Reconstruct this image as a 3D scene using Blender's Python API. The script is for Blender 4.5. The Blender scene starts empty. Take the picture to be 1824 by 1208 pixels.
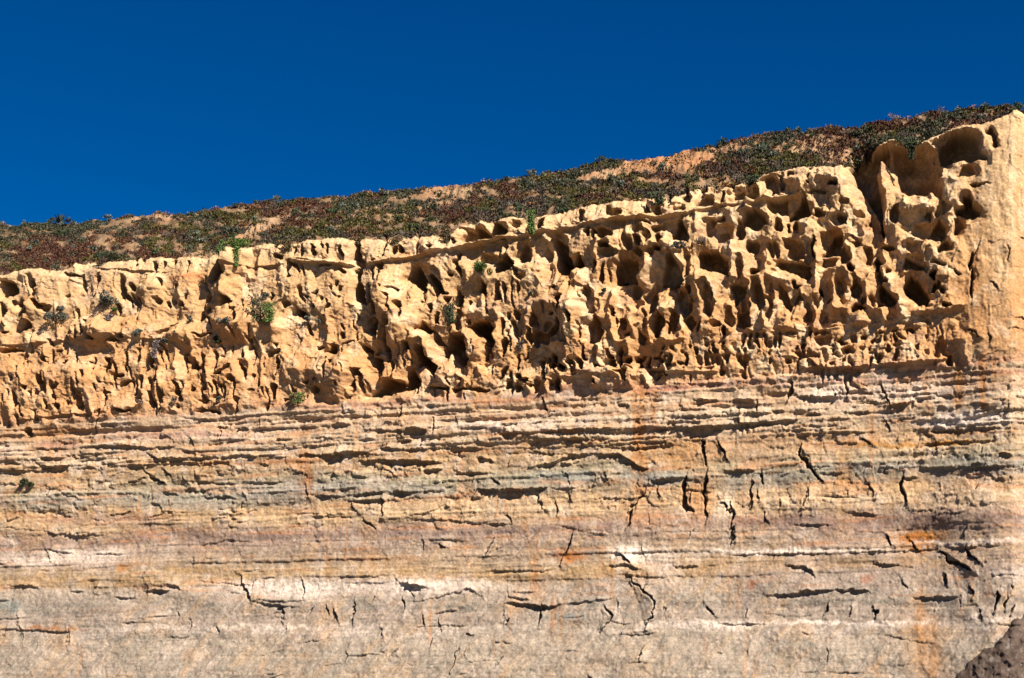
import bpy, math, random
import numpy as np
from mathutils import Vector

# ------------------------------------------------------------------ camera, world, sun, exposure
scene = bpy.context.scene
PW, PH, FPX = 1824.0, 1208.0, 2533.0
PITCH = math.radians(12.8)
CAM = np.array([0.0, 0.0, 2.3])
cam_d = bpy.data.cameras.new('camera')
cam = bpy.data.objects.new('camera', cam_d)
scene.collection.objects.link(cam)
cam_d.sensor_width = 36.0
cam_d.lens = FPX / PW * 36.0
cam_d.clip_end = 6000
cam.location = CAM
cam.rotation_euler = (math.pi / 2 + PITCH, 0, 0)
scene.camera = cam

YAW = math.radians(17.5)
A = np.array([math.cos(YAW), -math.sin(YAW), 0.0])           # along the cliff, to the right
NRM = np.array([-math.sin(YAW), -math.cos(YAW), 0.0])        # out of the cliff, to the beach
UP = np.array([0, 0, 1.0])
sun_dir = 0.63 * A + 0.43 * NRM + 0.65 * UP
sun_dir /= np.linalg.norm(sun_dir)
sun_el = math.asin(sun_dir[2])
sun_az = math.atan2(sun_dir[0], sun_dir[1])

world = bpy.data.worlds.new('World')
scene.world = world
world.use_nodes = True
wn = world.node_tree
bg = wn.nodes['Background']
sky = wn.nodes.new('ShaderNodeTexSky')
sky.sky_type = 'NISHITA'
sky.sun_disc = False
sky.sun_elevation = sun_el
sky.sun_rotation = sun_az
sky.altitude = 900
sky.air_density = 1.0
sky.dust_density = 0.0
sky.ozone_density = 5.0
hs = wn.nodes.new('ShaderNodeHueSaturation')
hs.inputs['Saturation'].default_value = 1.44
hs.inputs['Value'].default_value = 0.51
hs.inputs['Hue'].default_value = 0.511
wn.links.new(sky.outputs[0], hs.inputs['Color'])
wn.links.new(hs.outputs[0], bg.inputs[0])
bg.inputs[1].default_value = 0.055

sun_l = bpy.data.lights.new('sun', 'SUN')
sun_l.energy = 5.0
sun_l.angle = math.radians(0.5)
sun_l.color = (1.0, 0.925, 0.825)
sun = bpy.data.objects.new('sun', sun_l)
scene.collection.objects.link(sun)
sun.rotation_euler = Vector(sun_dir).to_track_quat('Z', 'Y').to_euler()

scene.cycles.diffuse_bounces = 2
scene.view_settings.view_transform = 'Standard'
scene.view_settings.look = 'None'
scene.view_settings.exposure = 1.42
scene.view_settings.gamma = 1.0
scene.view_settings.use_curve_mapping = False

# ------------------------------------------------------------------ numeric helpers
f32 = np.float32
rs = np.random.RandomState(11)
TAB = rs.rand(16, 256, 256).astype(f32)

def vnoise(x, y, s=0):
    x = np.asarray(x, f32); y = np.asarray(y, f32)
    xi = np.floor(x); yi = np.floor(y)
    fx = x - xi; fy = y - yi
    xi = xi.astype(np.int64); yi = yi.astype(np.int64)
    T = TAB[s % 16]
    fx = fx * fx * fx * (fx * (fx * 6 - 15) + 10)
    fy = fy * fy * fy * (fy * (fy * 6 - 15) + 10)
    x0 = xi & 255; x1 = (xi + 1) & 255; y0 = yi & 255; y1 = (yi + 1) & 255
    a = T[y0, x0]; b = T[y0, x1]; c = T[y1, x0]; d = T[y1, x1]
    t = a + (b - a) * fx
    return (t + ((c + (d - c) * fx) - t) * fy) * 2 - 1

def fbm(x, y, o=3, s=0, g=0.5):
    r = 0; a = 1.0; n = 0
    for k in range(o):
        r = r + a * vnoise(x * 2 ** k + 17.3 * k, y * 2 ** k + 9.1 * k, s + k)
        n += a; a *= g
    return r / n

def voronoi(x, y, s=0, jit=0.9):
    x = np.asarray(x, f32); y = np.asarray(y, f32)
    xi = np.floor(x).astype(np.int64); yi = np.floor(y).astype(np.int64)
    f1 = np.full(x.shape, 9, f32); f2 = np.full(x.shape, 9, f32); idv = np.zeros(x.shape, f32)
    for dy in (-1, 0, 1):
        for dx in (-1, 0, 1):
            cx = xi + dx; cy = yi + dy
            a = cx & 255; b = cy & 255
            px_ = cx + 0.5 + jit * (TAB[s, b, a] - 0.5)
            py_ = cy + 0.5 + jit * (TAB[s + 1, b, a] - 0.5)
            d = np.hypot(x - px_, y - py_).astype(f32)
            near = d < f1
            f2 = np.where(near, f1, np.minimum(f2, d))
            f1 = np.where(near, d, f1)
            idv = np.where(near, TAB[s + 2, b, a], idv)
    return f1, f2, idv

def sstep(a, b, x):
    t = np.clip((x - a) / (b - a), 0, 1)
    return t * t * (3 - 2 * t)

def curve(pts):
    p = np.array(pts, float)
    return lambda x: np.interp(x, p[:, 0], p[:, 1])

# ------------------------------------------------------------------ picture -> place
cp, sp = math.cos(PITCH), math.sin(PITCH)
def ray(px, py):
    u = (np.asarray(px, float) - PW / 2) / FPX
    v = (PH / 2 - np.asarray(py, float)) / FPX
    return np.stack([u, cp - v * sp, sp + v * cp], -1)

TILT = math.radians(7.0)                                     # the face leans back a little
NB = NRM * math.cos(TILT) + UP * math.sin(TILT)
P0 = np.array([0, 140.0, 12.0])
def on_face(px, py, back=0.0):
    """point of the (tilted) cliff plane, moved back into the land by `back` metres, on the line of sight"""
    r = ray(px, py)
    c = (P0 - NRM * 0 - CAM) @ NB - np.asarray(back) * (NRM @ NB)
    t = c / (r @ NB)
    return CAM + r * t[..., None]

SKYLINE = curve([(-900, 430), (-300, 410), (0, 400), (95, 400), (140, 398), (215, 388), (330, 380), (400, 372), (460, 362), (540, 355), (600, 350),
                 (680, 345), (740, 338), (800, 331), (860, 326), (930, 318), (1000, 306), (1070, 289), (1100, 288), (1180, 281),
                 (1230, 268), (1300, 255), (1330, 243), (1400, 239), (1460, 231), (1530, 230), (1560, 223), (1620, 211),
                 (1700, 200), (1760, 193), (1808, 190), (1824, 200), (1850, 225), (1900, 262), (2100, 330), (2700, 360)])
RIM = curve([(-900, 560), (-300, 520), (0, 490), (45, 476), (100, 480), (130, 467), (190, 464), (270, 456), (370, 455), (392, 440), (440, 437), (500, 432),
             (530, 427), (600, 421), (660, 420), (700, 421), (735, 416), (790, 416), (830, 396), (880, 387), (950, 386),
             (1000, 376), (1040, 366), (1090, 359), (1150, 352), (1200, 345), (1240, 330), (1330, 325), (1360, 306),
             (1420, 296), (1490, 298), (1520, 291), (1560, 263), (1590, 250), (1640, 252), (1690, 233), (1750, 227),
             (1790, 215), (1810, 203), (1830, 212), (1860, 240), (1900, 275), (2100, 345), (2700, 380)])
_rim0 = RIM
RIM = lambda x: _rim0(x) + 3.2 * fbm(np.asarray(x) / 17, np.asarray(x) * 0 + 3.3, 3, 2) + 1.2 * vnoise(np.asarray(x) / 4.5, np.asarray(x) * 0 + 8.1, 6)
CONTACT = lambda x: 755 - 0.0603 * np.asarray(x)

# columns: dense in view, coarser outside
xs_in = np.arange(-70, 1895, 1.4)
xl = [-70.0]; st = 1.8
while xl[-1] > -900: xl.append(xl[-1] - st); st *= 1.09
xr = [xs_in[-1]]; st = 1.8
while xr[-1] < 2700: xr.append(xr[-1] + st); st *= 1.055
PXC = np.concatenate([np.array(xl[1:][::-1]), xs_in, np.array(xr[1:])])
NLOW, NUPP = 350, 370
V = np.concatenate([np.linspace(0, 1, NLOW, endpoint=False), np.linspace(1, 2, NUPP)])
con = CONTACT(PXC); rim = RIM(PXC)
BOT = 1262.0
PY = np.empty((len(V), len(PXC)))
for j, v in enumerate(V):
    PY[j] = BOT + (con - BOT) * v if v < 1 else con + (rim - con) * (v - 1)
PX = np.broadcast_to(PXC, PY.shape)
X = PX.astype(f32); Y = PY.astype(f32)
R, Cn = PY.shape
BASE = on_face(PX, PY)
# strata coordinate: picture row at which the same height shows in the centre column
zc_rows = np.linspace(-200, 1500, 1800)
zc = on_face(np.full(1800, 912.0), zc_rows)[:, 2]
QY = np.interp(-BASE[..., 2], -zc, zc_rows).astype(f32)

w1 = fbm(X / 26, Y / 26, 3, 1); w2 = fbm(X / 26 + 40, Y / 26, 3, 4)
XR = 0.83 * X + 0.56 * Y; YR = 0.83 * Y - 0.56 * X
w3 = vnoise(XR / 7, YR / 7, 6); w4 = vnoise(XR / 6.2 + 55, YR / 6.2, 7)
w5 = vnoise(XR / 13, YR / 13, 8); w6 = vnoise(XR / 13 + 31, YR / 13, 9)
WX = X + 6.0 * w1 + 1.5 * w3 + 3.2 * w5; WY = Y + 5.5 * w2 + 1.5 * w4 + 3.2 * w6
upper = sstep(6, -6, Y - CONTACT(X) + 5 * w1)                 # 1 in the honeycombed sandstone

# ------------------------------------------------------------------ relief written feature by feature
CAV = np.zeros(PY.shape, f32)
ADD = np.zeros(PY.shape, f32)

def window(x0, x1, y0, y1):
    c0, c1 = np.searchsorted(PXC, [x0, x1])
    if c1 <= c0: return None
    sub = PY[:, c0:c1]
    rows = np.where((sub.min(1) <= y1) & (sub.max(1) >= y0))[0]
    if len(rows) == 0: return None
    return slice(rows[0], rows[-1] + 1), slice(c0, c1)

FR = np.random.RandomState(77)
def cavity(cx, cy, rx, ry, rot=0.0, k=1.0, sharp=1.0):
    m = max(rx, ry) * 1.15 + 9
    w = window(cx - m, cx + m, cy - m, cy + m)
    if w is None: return
    dx = WX[w] - cx; dy = WY[w] - cy
    c, s = math.cos(rot), math.sin(rot)
    ex = (dx * c + dy * s) / rx; ey = (-dx * s + dy * c) / ry
    r2 = (np.abs(ex) ** 2.3 + np.abs(ey) ** 2.3)
    inner = np.clip(1 - r2, 0, 1)
    # steep roof and right jamb, gentler sill
    lowleft = np.clip(0.45 + 0.55 * ey - 0.4 * ex, 0, 1)
    e = 0.22 + (0.45 + 0.6 * FR.rand()) * lowleft
    slim = 2.1 if min(rx, ry) < 6 else 1.0
    dep = min(k * slim * 3.0 * min(rx, ry * 1.1) / 18.0, 5.2)
    d = dep * inner ** (e * sharp) * (1 + min(1.0, 9.0 / max(rx, ry)) * (0.22 * w5[w] + 0.1 * w3[w]))
    CAV[w] = np.maximum(CAV[w], d) + 0.12 * np.minimum(CAV[w], d)


# ---- the hollows whose outline the picture shows clearly: outline, then depth from its size
def poly_hollow(pts, k=1.5, wall=3.0):
    p = np.array(pts, float)
    w = window(p[:, 0].min() - 8, p[:, 0].max() + 8, p[:, 1].min() - 8, p[:, 1].max() + 8)
    if w is None: return
    x = X[w] + 1.6 * w3[w] + 0.8 * w5[w]; y = Y[w] + 1.6 * w4[w] + 0.8 * w6[w]
    inside = np.zeros(x.shape, bool); dist = np.full(x.shape, 99, f32)
    for a, b in zip(p, np.roll(p, -1, 0)):
        v = b - a; t = np.clip(((x - a[0]) * v[0] + (y - a[1]) * v[1]) / max(v @ v, 1e-6), 0, 1)
        dist = np.minimum(dist, np.hypot(x - a[0] - t * v[0], y - a[1] - t * v[1]))
        if a[1] != b[1]:
            inside ^= ((a[1] > y) != (b[1] > y)) & (x < (b[0] - a[0]) * (y - a[1]) / (b[1] - a[1]) + a[0])
    sz = min(np.ptp(p[:, 0]), np.ptp(p[:, 1]))
    dep = min(max(k * sz / 18, 0.8), 5.5)
    inr = max(3.0, 0.16 * sz)
    prof = np.clip(dist / wall, 0, 1) ** 0.5 * 0.75 + 0.25 * np.clip(dist / inr, 0, 1)
    CAV[w] = np.maximum(CAV[w], np.where(inside, dep * prof * (1 + 0.12 * w5[w]), 0))
    # the weathered lip slopes in from the lower left
    cx, cy = p[:, 0].mean(), p[:, 1].mean()
    out = np.where(inside, 0, dist)
    side = np.clip(0.3 + 0.7 * ((cx - x) / max(np.ptp(p[:, 0]), 1) + 0.7 * (y - cy) / max(np.ptp(p[:, 1]), 1)), 0, 1)
    reach = max(5.0, 0.42 * sz)
    CAV[w] = np.maximum(CAV[w], 0.40 * dep * side * np.clip(1 - out / reach, 0, 1) ** 1.5)
OUTLINES = []
def outlines(ox, oy, sc, text):
    for ln in text.strip().split(';'):
        q = [float(t) for t in ln.replace('(', ' ').replace(')', ' ').replace(',', ' ').split()]
        if len(q) >= 6: OUTLINES.append([(ox + q[i] / sc, oy + q[i + 1] / sc) for i in range(0, len(q), 2)])
outlines(1320, 180, 2.627, """495,315 540,280 600,235 640,200 690,195 700,240 690,300 650,300 640,350 650,420 660,500 665,590 680,620 660,640 650,560 610,490 575,440 530,400 525,350;
705,250 720,190 760,185 830,210 870,235 905,290 925,340 915,370 945,430 940,480 900,450 860,445 800,435 740,415 730,350 715,300;
920,215 950,180 985,150 1060,150 1095,165 1120,215 1120,250 1150,285 1150,308 1080,295 1030,295 1000,290 930,290; 1005,370 1040,310 1085,310 1105,370;
1040,460 1070,455 1085,480 1085,505 1125,530 1120,555 1065,570 1010,540 1000,520 1045,500; 885,640 895,600 935,560 960,600 970,660 940,672; 985,640 990,560 1020,550 1050,590 1045,620 1000,645;
155,790 175,755 270,755 330,775 335,830 320,850 240,810; 20,520 60,500 110,540 130,590 60,600 0,570; 120,465 215,450 222,530 150,540 120,500; 215,555 270,480 300,430 330,530 310,550; 380,730 430,620 480,620 465,730;
510,920 505,880 540,830 570,880 560,925; 755,880 790,820 830,840 890,940 880,980 830,970 770,910; 640,880 660,865 700,900 740,950 700,970 650,940; 765,700 775,650 840,660 830,720 800,730; 755,790 765,735 860,780 870,810;
460,690 490,680 520,750 465,780; 65,930 70,860 100,865 118,930 110,985 80,985; 130,920 135,855 158,860 160,940 140,960; 175,930 180,860 215,890 245,970 235,1000 200,960; 105,400 110,345 140,335 180,370 180,440 150,430; 165,340 190,340 210,390 205,420 185,420;
440,550 455,525 500,540 500,590 470,580; 370,780 380,735 460,740 450,790; 630,830 650,790 680,850 660,870; 1145,165 1165,150 1195,180 1200,240 1185,245 1170,200; 850,560 870,520 900,530 890,570; 505,670 550,650 575,680 540,690; 250,950 275,895 300,940;
300,1030 300,930 330,960 340,1040; 375,1040 390,1000 410,1000 405,1045; 0,800 0,1060 40,1070 30,900; 330,960 340,905 370,940 360,980; 445,890 450,830 490,890 480,910""")
outlines(880, 320, 2.876, """858,555 870,480 895,400 920,385 960,460 985,530 970,560; 1045,400 1060,375 1150,375 1200,420 1215,515 1180,500 1100,480 1050,460; 605,470 640,410 680,390 720,410 745,440 745,540 720,530 650,545 610,540;
300,340 310,300 370,330 395,390 400,440 440,380 470,460 420,460 390,500 340,500 330,430; 120,400 150,330 165,315 195,400 185,425 140,430; 235,370 265,335 300,370 295,420 260,430; 0,470 0,420 60,385 110,440 60,460; 480,850 490,750 530,700 575,790 560,840 520,855;
470,570 490,545 520,590 525,650 540,690 510,705 480,700 470,640; 785,690 800,600 820,580 850,620 850,660 800,700; 820,820 815,740 850,680 890,730 860,780 855,825; 940,620 955,560 990,580 1000,690 980,715 950,670; 1085,700 1080,600 1095,540 1135,580 1135,700 1110,720;
910,320 940,220 970,190 990,260 1010,320 970,330; 1140,330 1150,270 1200,260 1230,320 1180,335; 1080,290 1085,220 1130,200 1140,260 1110,310; 1235,480 1240,410 1270,410 1285,490 1255,540; 1210,560 1240,540 1300,560 1300,600 1240,660 1225,600; 1240,760 1250,700 1300,660 1320,700 1320,770;
900,165 915,130 975,140 985,155 930,165; 945,85 975,50 1005,75 1000,115 970,100; 1035,90 1045,30 1080,25 1100,60 1060,90; 1030,140 1060,100 1100,85 1135,115 1120,140; 1220,100 1240,60 1280,50 1305,110 1260,115; 255,510 275,440 300,440 295,530 265,540; 755,210 775,110 800,160 810,180 780,185; 980,480 990,390 1015,400 1020,500 990,515;
355,850 365,750 385,780 385,850; 430,640 445,560 455,600 470,625; 715,690 720,620 750,640 745,690; 735,840 745,770 790,820 770,850; 1240,920 1235,860 1260,880 1255,960; 1175,930 1180,870 1205,900 1200,930""")
outlines(440, 380, 2.876, """815,330 830,290 865,260 880,300 905,330 915,390 900,400 830,350; 910,310 935,300 970,330 1005,390 960,420 945,380 920,340; 1125,575 1150,550 1210,545 1245,580 1255,640 1240,680 1225,740 1205,750 1225,680 1210,640 1150,600;
980,680 1010,640 1030,590 1040,560 1030,610 1080,600 1095,680 1125,740 1100,780 1050,750 1025,710 1000,730 975,720; 860,780 865,680 900,680 910,730 950,770 975,790 960,840 930,820 900,780; 610,930 660,880 690,840 780,860 790,900 740,925 670,930; 790,900 800,830 830,790 880,880 830,900; 640,740 670,740 685,790 670,830 640,780;
535,210 545,130 560,125 575,160 565,190 570,240 530,225; 550,440 545,390 560,300 580,290 580,350 600,400 610,470 580,460; 625,600 640,560 670,530 675,600 660,625; 690,690 700,630 720,560 745,540 740,580 720,640 710,700; 1090,130 1115,80 1145,90 1140,145; 1130,145 1160,60 1215,85 1250,130 1180,155; 1250,130 1255,50 1275,35 1323,80 1323,130;
870,590 900,555 940,600 930,620; 940,640 950,600 980,630 990,670 960,670; 1060,470 1075,390 1100,420 1095,470; 1180,390 1200,345 1225,370 1215,415; 235,510 245,475 310,520 290,540; 405,710 445,665 465,725; 530,870 550,800 580,800 545,900; 645,510 650,430 675,470 680,520; 620,470 625,370 640,380 635,460; 1270,440 1285,360 1300,440""")
outlines(0, 380, 2.876, """0,345 50,350 80,385 75,405 40,418 0,418; 1020,540 1030,490 1045,420 1055,420 1045,500 1055,530 1030,545; 1080,330 1090,270 1130,180 1130,220 1115,270 1120,300 1095,340; 1115,300 1160,290 1185,295 1170,320 1120,315; 1145,470 1150,420 1190,450 1200,460 1150,480; 1225,760 1240,780 1265,820 1265,850 1240,830;
975,790 990,745 1015,790 1000,805; 1025,790 1030,740 1050,770 1045,795; 1088,740 1110,720 1112,790 1095,800; 150,340 170,325 190,370 185,405 175,410 150,375; 80,465 105,440 140,465 140,485 90,480; 100,600 135,545 160,575 140,600; 615,430 610,365 625,320 635,370 645,400 635,440; 65,970 70,910 95,950 85,980; 400,1000 400,925 420,960 420,1000;
900,920 915,880 940,950 925,950; 545,655 580,630 620,655; 1030,975 1050,945 1075,960; 0,465 40,520 20,550 0,545; 1265,690 1270,640 1285,640 1285,690""")
for o_ in OUTLINES:
    if o_[0][0] < 900:                                       # slimmer hollows of the left: a little wider and deeper
        q_ = np.array(o_); c_ = q_.mean(0); d_ = q_ - c_
        q_ = c_ + d_ * (1 + 2.2 / np.maximum(np.abs(d_).max(0), 2.0))
        poly_hollow(q_, 2.0)
    else: poly_hollow(o_)
OBOX = [(min(a for a, b in o_), max(a for a, b in o_), min(b for a, b in o_), max(b for a, b in o_)) for o_ in OUTLINES]
def crop(ox, oy, sc, text, k=1.0):
    for t in text.split():
        v = [float(q) for q in t.split(',')]
        x, y, rx, ry = ox + v[0] / sc, oy + v[1] / sc, v[2] / sc, v[3] / sc
        rot = math.radians(v[4]) if len(v) > 4 else 0.0
        kk = v[5] if len(v) > 5 else 1.0
        if min(rx, ry) < 2.7:
            if rx < ry: rx = max(rx, 2.7)
            else: ry = max(ry, 2.7)
        kk *= 1.25 if ry > 1.7 * rx else 1.0
        if min(rx, ry) > 4 and any(b[0] - 2 < x < b[1] + 2 and b[2] - 2 < y < b[3] + 2 for b in OBOX): kk *= 0.4
        g = 1.0 if x > 860 else 0.55
        cavity(x - 0.2 * g * rx, y + 0.06 * ry, rx * (1 + 0.28 * g), ry * 1.12, rot, kk * k)

crop(0, 380, 2.876, """35,380,50,38 165,365,22,42,-10 15,505,25,45 110,465,32,27 125,515,25,14 130,575,32,30 235,482,38,22,20 190,455,18,14
415,355,13,38 365,325,35,11,8 488,375,8,72,12 625,375,15,52 678,378,25,13,20 595,470,13,18 658,450,5,30 683,450,5,42 708,460,5,38 703,520,4,35
805,448,22,18,15 815,350,9,24 740,350,5,25,15 350,430,14,9 680,250,14,20 720,258,9,20 795,268,13,25,-10 828,265,9,24 870,250,15,13 950,260,8,20
1108,255,15,85,10,1.6 1150,292,36,22,0,1.2 1040,480,17,66,8,1.5 1150,370,8,35 1165,455,26,22 1205,520,11,40 1275,480,9,50
580,642,38,16 480,634,22,9 640,628,15,10 405,605,7,35 440,600,6,26 355,610,8,26 250,660,10,20 60,708,40,11 158,660,5,50
265,735,7,40 330,735,9,40 220,735,11,20 385,745,10,32 545,780,12,46,-15 590,810,11,42 665,745,12,32 720,735,8,40 775,760,5,30 800,830,7,42 620,830,18,11
995,770,19,40 1040,755,13,44 1100,750,10,52 1150,800,40,10,-25 955,745,13,30,-15 1190,850,20,16 1250,800,17,46,-8 1240,720,10,22 1205,900,7,52 1270,660,8,42 1290,710,5,40
75,945,14,40 10,940,7,25 40,915,7,15 225,895,20,24 275,910,14,36 190,940,9,32 195,860,12,30 410,960,13,52 180,1030,9,32 300,1000,18,16 355,980,12,18 385,900,6,42
825,930,7,72 915,910,13,46,-15 775,960,13,36,-10 735,870,13,30 675,870,8,28 700,900,5,36 640,870,30,10,-25 540,930,25,8 1050,965,25,15 1110,945,20,11 1045,900,5,52 1080,890,5,30
1110,880,6,30 1130,890,5,32 1030,840,6,25 1000,895,16,10,20 30,1080,12,12 140,1110,18,16 1080,1020,60,6 640,1010,40,7 30,620,18,9 105,700,12,9 850,600,60,8,-20
450,560,10,6 900,370,8,8 920,470,16,10 960,440,10,14 885,440,6,12 850,470,6,14 1060,620,40,6,-10 300,700,12,5 60,840,5,16 100,830,5,16 135,900,6,20 95,800,6,12 490,900,5,24 520,870,10,6""")
crop(440, 380, 2.876, """558,180,20,58,0,1.3 575,260,24,24 560,310,11,24,0,1.4 553,375,10,32,0,1.4 587,410,15,56,0,1.4 630,400,8,42 643,315,13,26 680,325,10,28 690,275,18,20 655,250,14,12
690,165,13,46 755,185,18,24 790,185,9,20 860,150,11,44 935,165,14,10 485,190,9,32 480,295,28,16,25 395,262,30,8 245,190,16,30 290,190,9,30 340,190,14,32,-15 415,180,11,26,-10 385,160,8,20
150,190,12,22 165,225,22,11 215,280,11,38 240,265,22,11 262,280,5,28 290,290,5,36 120,410,5,22 75,410,5,14 188,455,18,22,-15 270,505,40,20,20 405,490,9,28 300,430,16,5,30 350,400,14,4,-30 330,470,14,5,20 440,380,10,12 460,360,9,9 485,375,9,10 420,460,6,14 380,430,5,12 450,410,8,7 475,420,5,9
650,580,24,44,0,1.2 665,480,15,42,0,1.3 715,600,18,80,12,1.5 735,560,25,25,0,1.3 795,480,21,20 750,475,7,32 740,440,14,9 870,320,52,66 920,300,14,28 975,350,26,68,-15 1080,285,13,38 1035,310,9,9
1080,430,18,42,0,1.4 1200,380,22,36 1285,395,13,46 1130,450,8,14 1065,530,18,46 1120,540,8,14 965,540,11,26 905,580,28,30 935,490,9,24 965,620,25,42
1195,600,56,56 1225,700,20,52 1080,700,48,82 1010,670,28,66 1300,570,11,36 1250,680,7,62 1315,680,14,36 890,730,28,78 950,790,38,44 820,690,13,26 
740,880,62,42 830,850,38,64 655,870,32,60 655,780,28,42 710,720,13,42 620,690,25,14,30 575,830,11,30 545,870,9,42 575,890,5,42 600,890,5,36 440,700,28,28 445,775,9,16 415,790,7,56,5
350,905,22,20 155,705,30,14 5,660,10,32 135,910,11,42,8 120,720,18,20 490,620,15,14 530,665,20,9 1100,800,22,16 1215,775,20,16 1180,900,60,10 1080,900,40,12 980,890,40,10 375,685,20,10 20,760,7,24 25,840,7,20 60,860,5,20 20,910,14,6 300,860,14,6 80,900,7,20 
1110,110,34,46 1190,115,44,42 1275,85,32,52 1240,230,30,28 1300,250,40,26 1090,230,9,20 1030,140,12,20 1060,150,12,18 1150,560,5,14 1140,660,8,18 1010,400,10,10 885,455,7,6 860,600,7,14 700,380,6,10 760,390,30,5""")
crop(880, 320, 2.876, """30,255,42,40 105,225,20,26 165,225,28,42 255,240,18,26 455,185,17,36 590,165,22,32 640,190,30,36 730,105,16,8 775,150,20,52 845,165,18,26,-20 905,95,17,32 975,85,32,38 940,145,45,26
1060,55,36,42 1085,112,50,30 1145,45,25,20 1210,35,22,13 1215,85,14,14 1175,95,14,26 1260,80,40,38 1320,75,18,36 1300,20,20,20
160,370,32,62 265,375,32,56 350,370,45,82 60,425,60,36 280,480,34,62 400,450,40,46 445,440,25,36 140,500,15,22 480,280,11,26 515,295,11,26 575,290,35,30 600,380,30,20 590,345,30,14 680,330,14,42
785,232,26,12 755,270,25,18 792,305,16,34 745,315,18,20 845,250,21,21 880,245,18,16 855,310,28,28 740,365,22,22 810,380,20,18 860,370,20,14 690,335,18,32
950,270,40,62 985,300,20,46 1110,250,30,52 1180,285,56,50 1260,270,28,52 1320,350,18,36 1150,210,30,14 690,460,56,86 620,470,16,72 560,480,9,52 585,500,7,42 520,450,7,32
920,490,56,78 905,420,30,40 1000,440,20,72 960,400,24,13 1130,430,86,52,8 1180,470,36,40 1255,460,27,62 1270,560,40,42 445,575,27,42 500,620,33,56 475,580,11,32 540,670,15,42 360,630,20,22 310,548,9,12 395,545,5,12 365,665,11,22
525,780,46,72 420,735,13,26 370,780,18,76 455,810,7,52 330,760,13,42 265,755,18,22 210,725,14,36 225,820,24,42 185,800,9,46 300,790,11,26 270,820,30,30 735,650,24,46 815,640,34,62 850,735,34,52 745,570,17,36 770,800,28,46 680,745,24,26 690,800,12,8 620,690,9,20 635,740,7,26 775,730,14,42
970,640,28,78 1105,620,29,92 1010,570,16,20 1010,660,17,46 1250,640,27,42 1215,725,19,46 1290,720,27,56 930,725,20,46 1230,570,14,42 1020,745,18,32 1140,740,23,20
25,570,13,46 65,555,7,32 65,590,6,32 30,740,14,36 130,685,18,20 75,690,9,12 105,760,17,56,-12 50,860,12,52 1065,755,10,30 900,770,12,30 1175,780,10,26
135,1010,18,13 245,990,11,18 255,1025,10,10 170,1020,10,12 300,960,13,12 405,980,17,22 390,940,9,26 560,970,20,11 610,940,9,26 665,950,7,26 700,940,13,20 740,930,14,15 660,900,9,14 795,930,6,26 850,965,42,14 465,900,10,36 590,900,11,32
1050,940,14,32 1085,930,9,42 1110,920,7,46 1140,910,11,52 1180,900,17,36 1235,900,17,52 1260,930,11,32 1300,920,9,42 1320,860,9,30 1040,880,12,12 350,960,12,14 320,990,9,14 280,1000,9,12 530,960,9,9 640,980,12,10 710,975,12,9 760,965,12,9 960,960,12,10 920,930,9,12 880,920,9,12 985,930,8,12 830,900,9,12 870,870,10,9 1000,860,9,10 960,890,8,12 1090,840,9,16 1130,850,9,12 1180,840,9,12""")
crop(1320, 180, 2.627, """135,390,38,52 185,370,17,46 235,335,16,10 323,324,9,9 360,345,7,7 325,360,6,6 325,385,6,6 440,400,18,13 365,430,36,9 65,435,21,38 15,450,18,28 180,495,46,50 270,480,34,52 300,520,34,46 65,560,56,46 135,515,24,18
545,320,42,40,0,1.2 590,340,60,74,0,1.2 610,410,46,110,-14,1.4 640,520,26,100,-8,1.6 655,240,40,55,0,0.9 650,300,36,60,0,0.6 815,320,116,132,0,1.0 740,250,40,66 860,400,60,60 1020,225,100,80,0,1.0 1100,282,56,26 1050,340,56,34,0,0.8 1182,200,15,46 1165,165,20,14 905,190,14,18
1065,535,62,36 1050,475,28,36 870,545,28,28 930,525,15,24 965,520,17,28 920,630,46,46 1015,595,36,46 720,530,24,36 760,460,26,12 930,430,18,42 1130,410,42,6 850,620,40,40,0,0.5
500,478,26,13 560,525,22,14 470,555,30,28 525,575,13,22 375,530,28,11 600,590,12,12 615,570,9,15 530,662,42,20 430,660,52,60 345,690,9,42 470,640,13,30
180,595,18,36 60,690,26,30 140,715,13,42 170,705,13,36 235,670,30,26 265,710,30,36 225,590,9,26 255,585,11,32 240,795,82,42,6 420,770,46,22 490,740,27,46 520,790,11,22 80,810,20,13 475,890,25,42 535,875,25,56 270,865,26,9,10 275,920,18,22
90,910,23,66 145,895,14,52 195,920,23,62 130,970,16,60 320,975,21,56 350,935,17,32 370,900,9,20 390,1020,22,26 415,940,9,16 240,990,13,52 30,960,18,82 578,940,13,20 615,940,13,22 560,975,26,14 650,960,8,15 700,940,36,36 660,900,17,26 650,830,25,32 690,850,9,12
800,680,42,40 810,770,52,38,10 690,690,26,13 750,800,18,36 820,860,46,60 910,840,11,26 930,775,26,16,25 875,800,11,22 915,900,9,22 930,890,8,20 945,910,7,16 965,975,26,9 1010,820,16,6,20 965,705,26,20 640,760,11,36 600,720,18,42 700,800,15,20 860,1040,30,18,20 830,1015,20,9
945,1150,18,38,-15 390,1110,24,42 360,1100,9,24 330,1090,9,20 20,1130,7,36 50,1130,9,42 90,1120,7,42 120,1130,7,42 160,1130,6,32 185,1120,7,32 230,1100,20,18 260,1180,20,16 470,1120,16,11 500,1160,11,26 530,1120,9,15 560,1150,13,16 600,1150,9,20 640,1130,13,12 690,1160,9,14 720,1090,13,11 740,1150,20,16 800,1090,13,13 330,1190,40,9 430,1160,9,20 450,1190,30,8 570,1100,12,10 620,1180,20,8 660,1090,16,8 1080,770,8,40,10 1085,880,7,60""")

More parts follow.
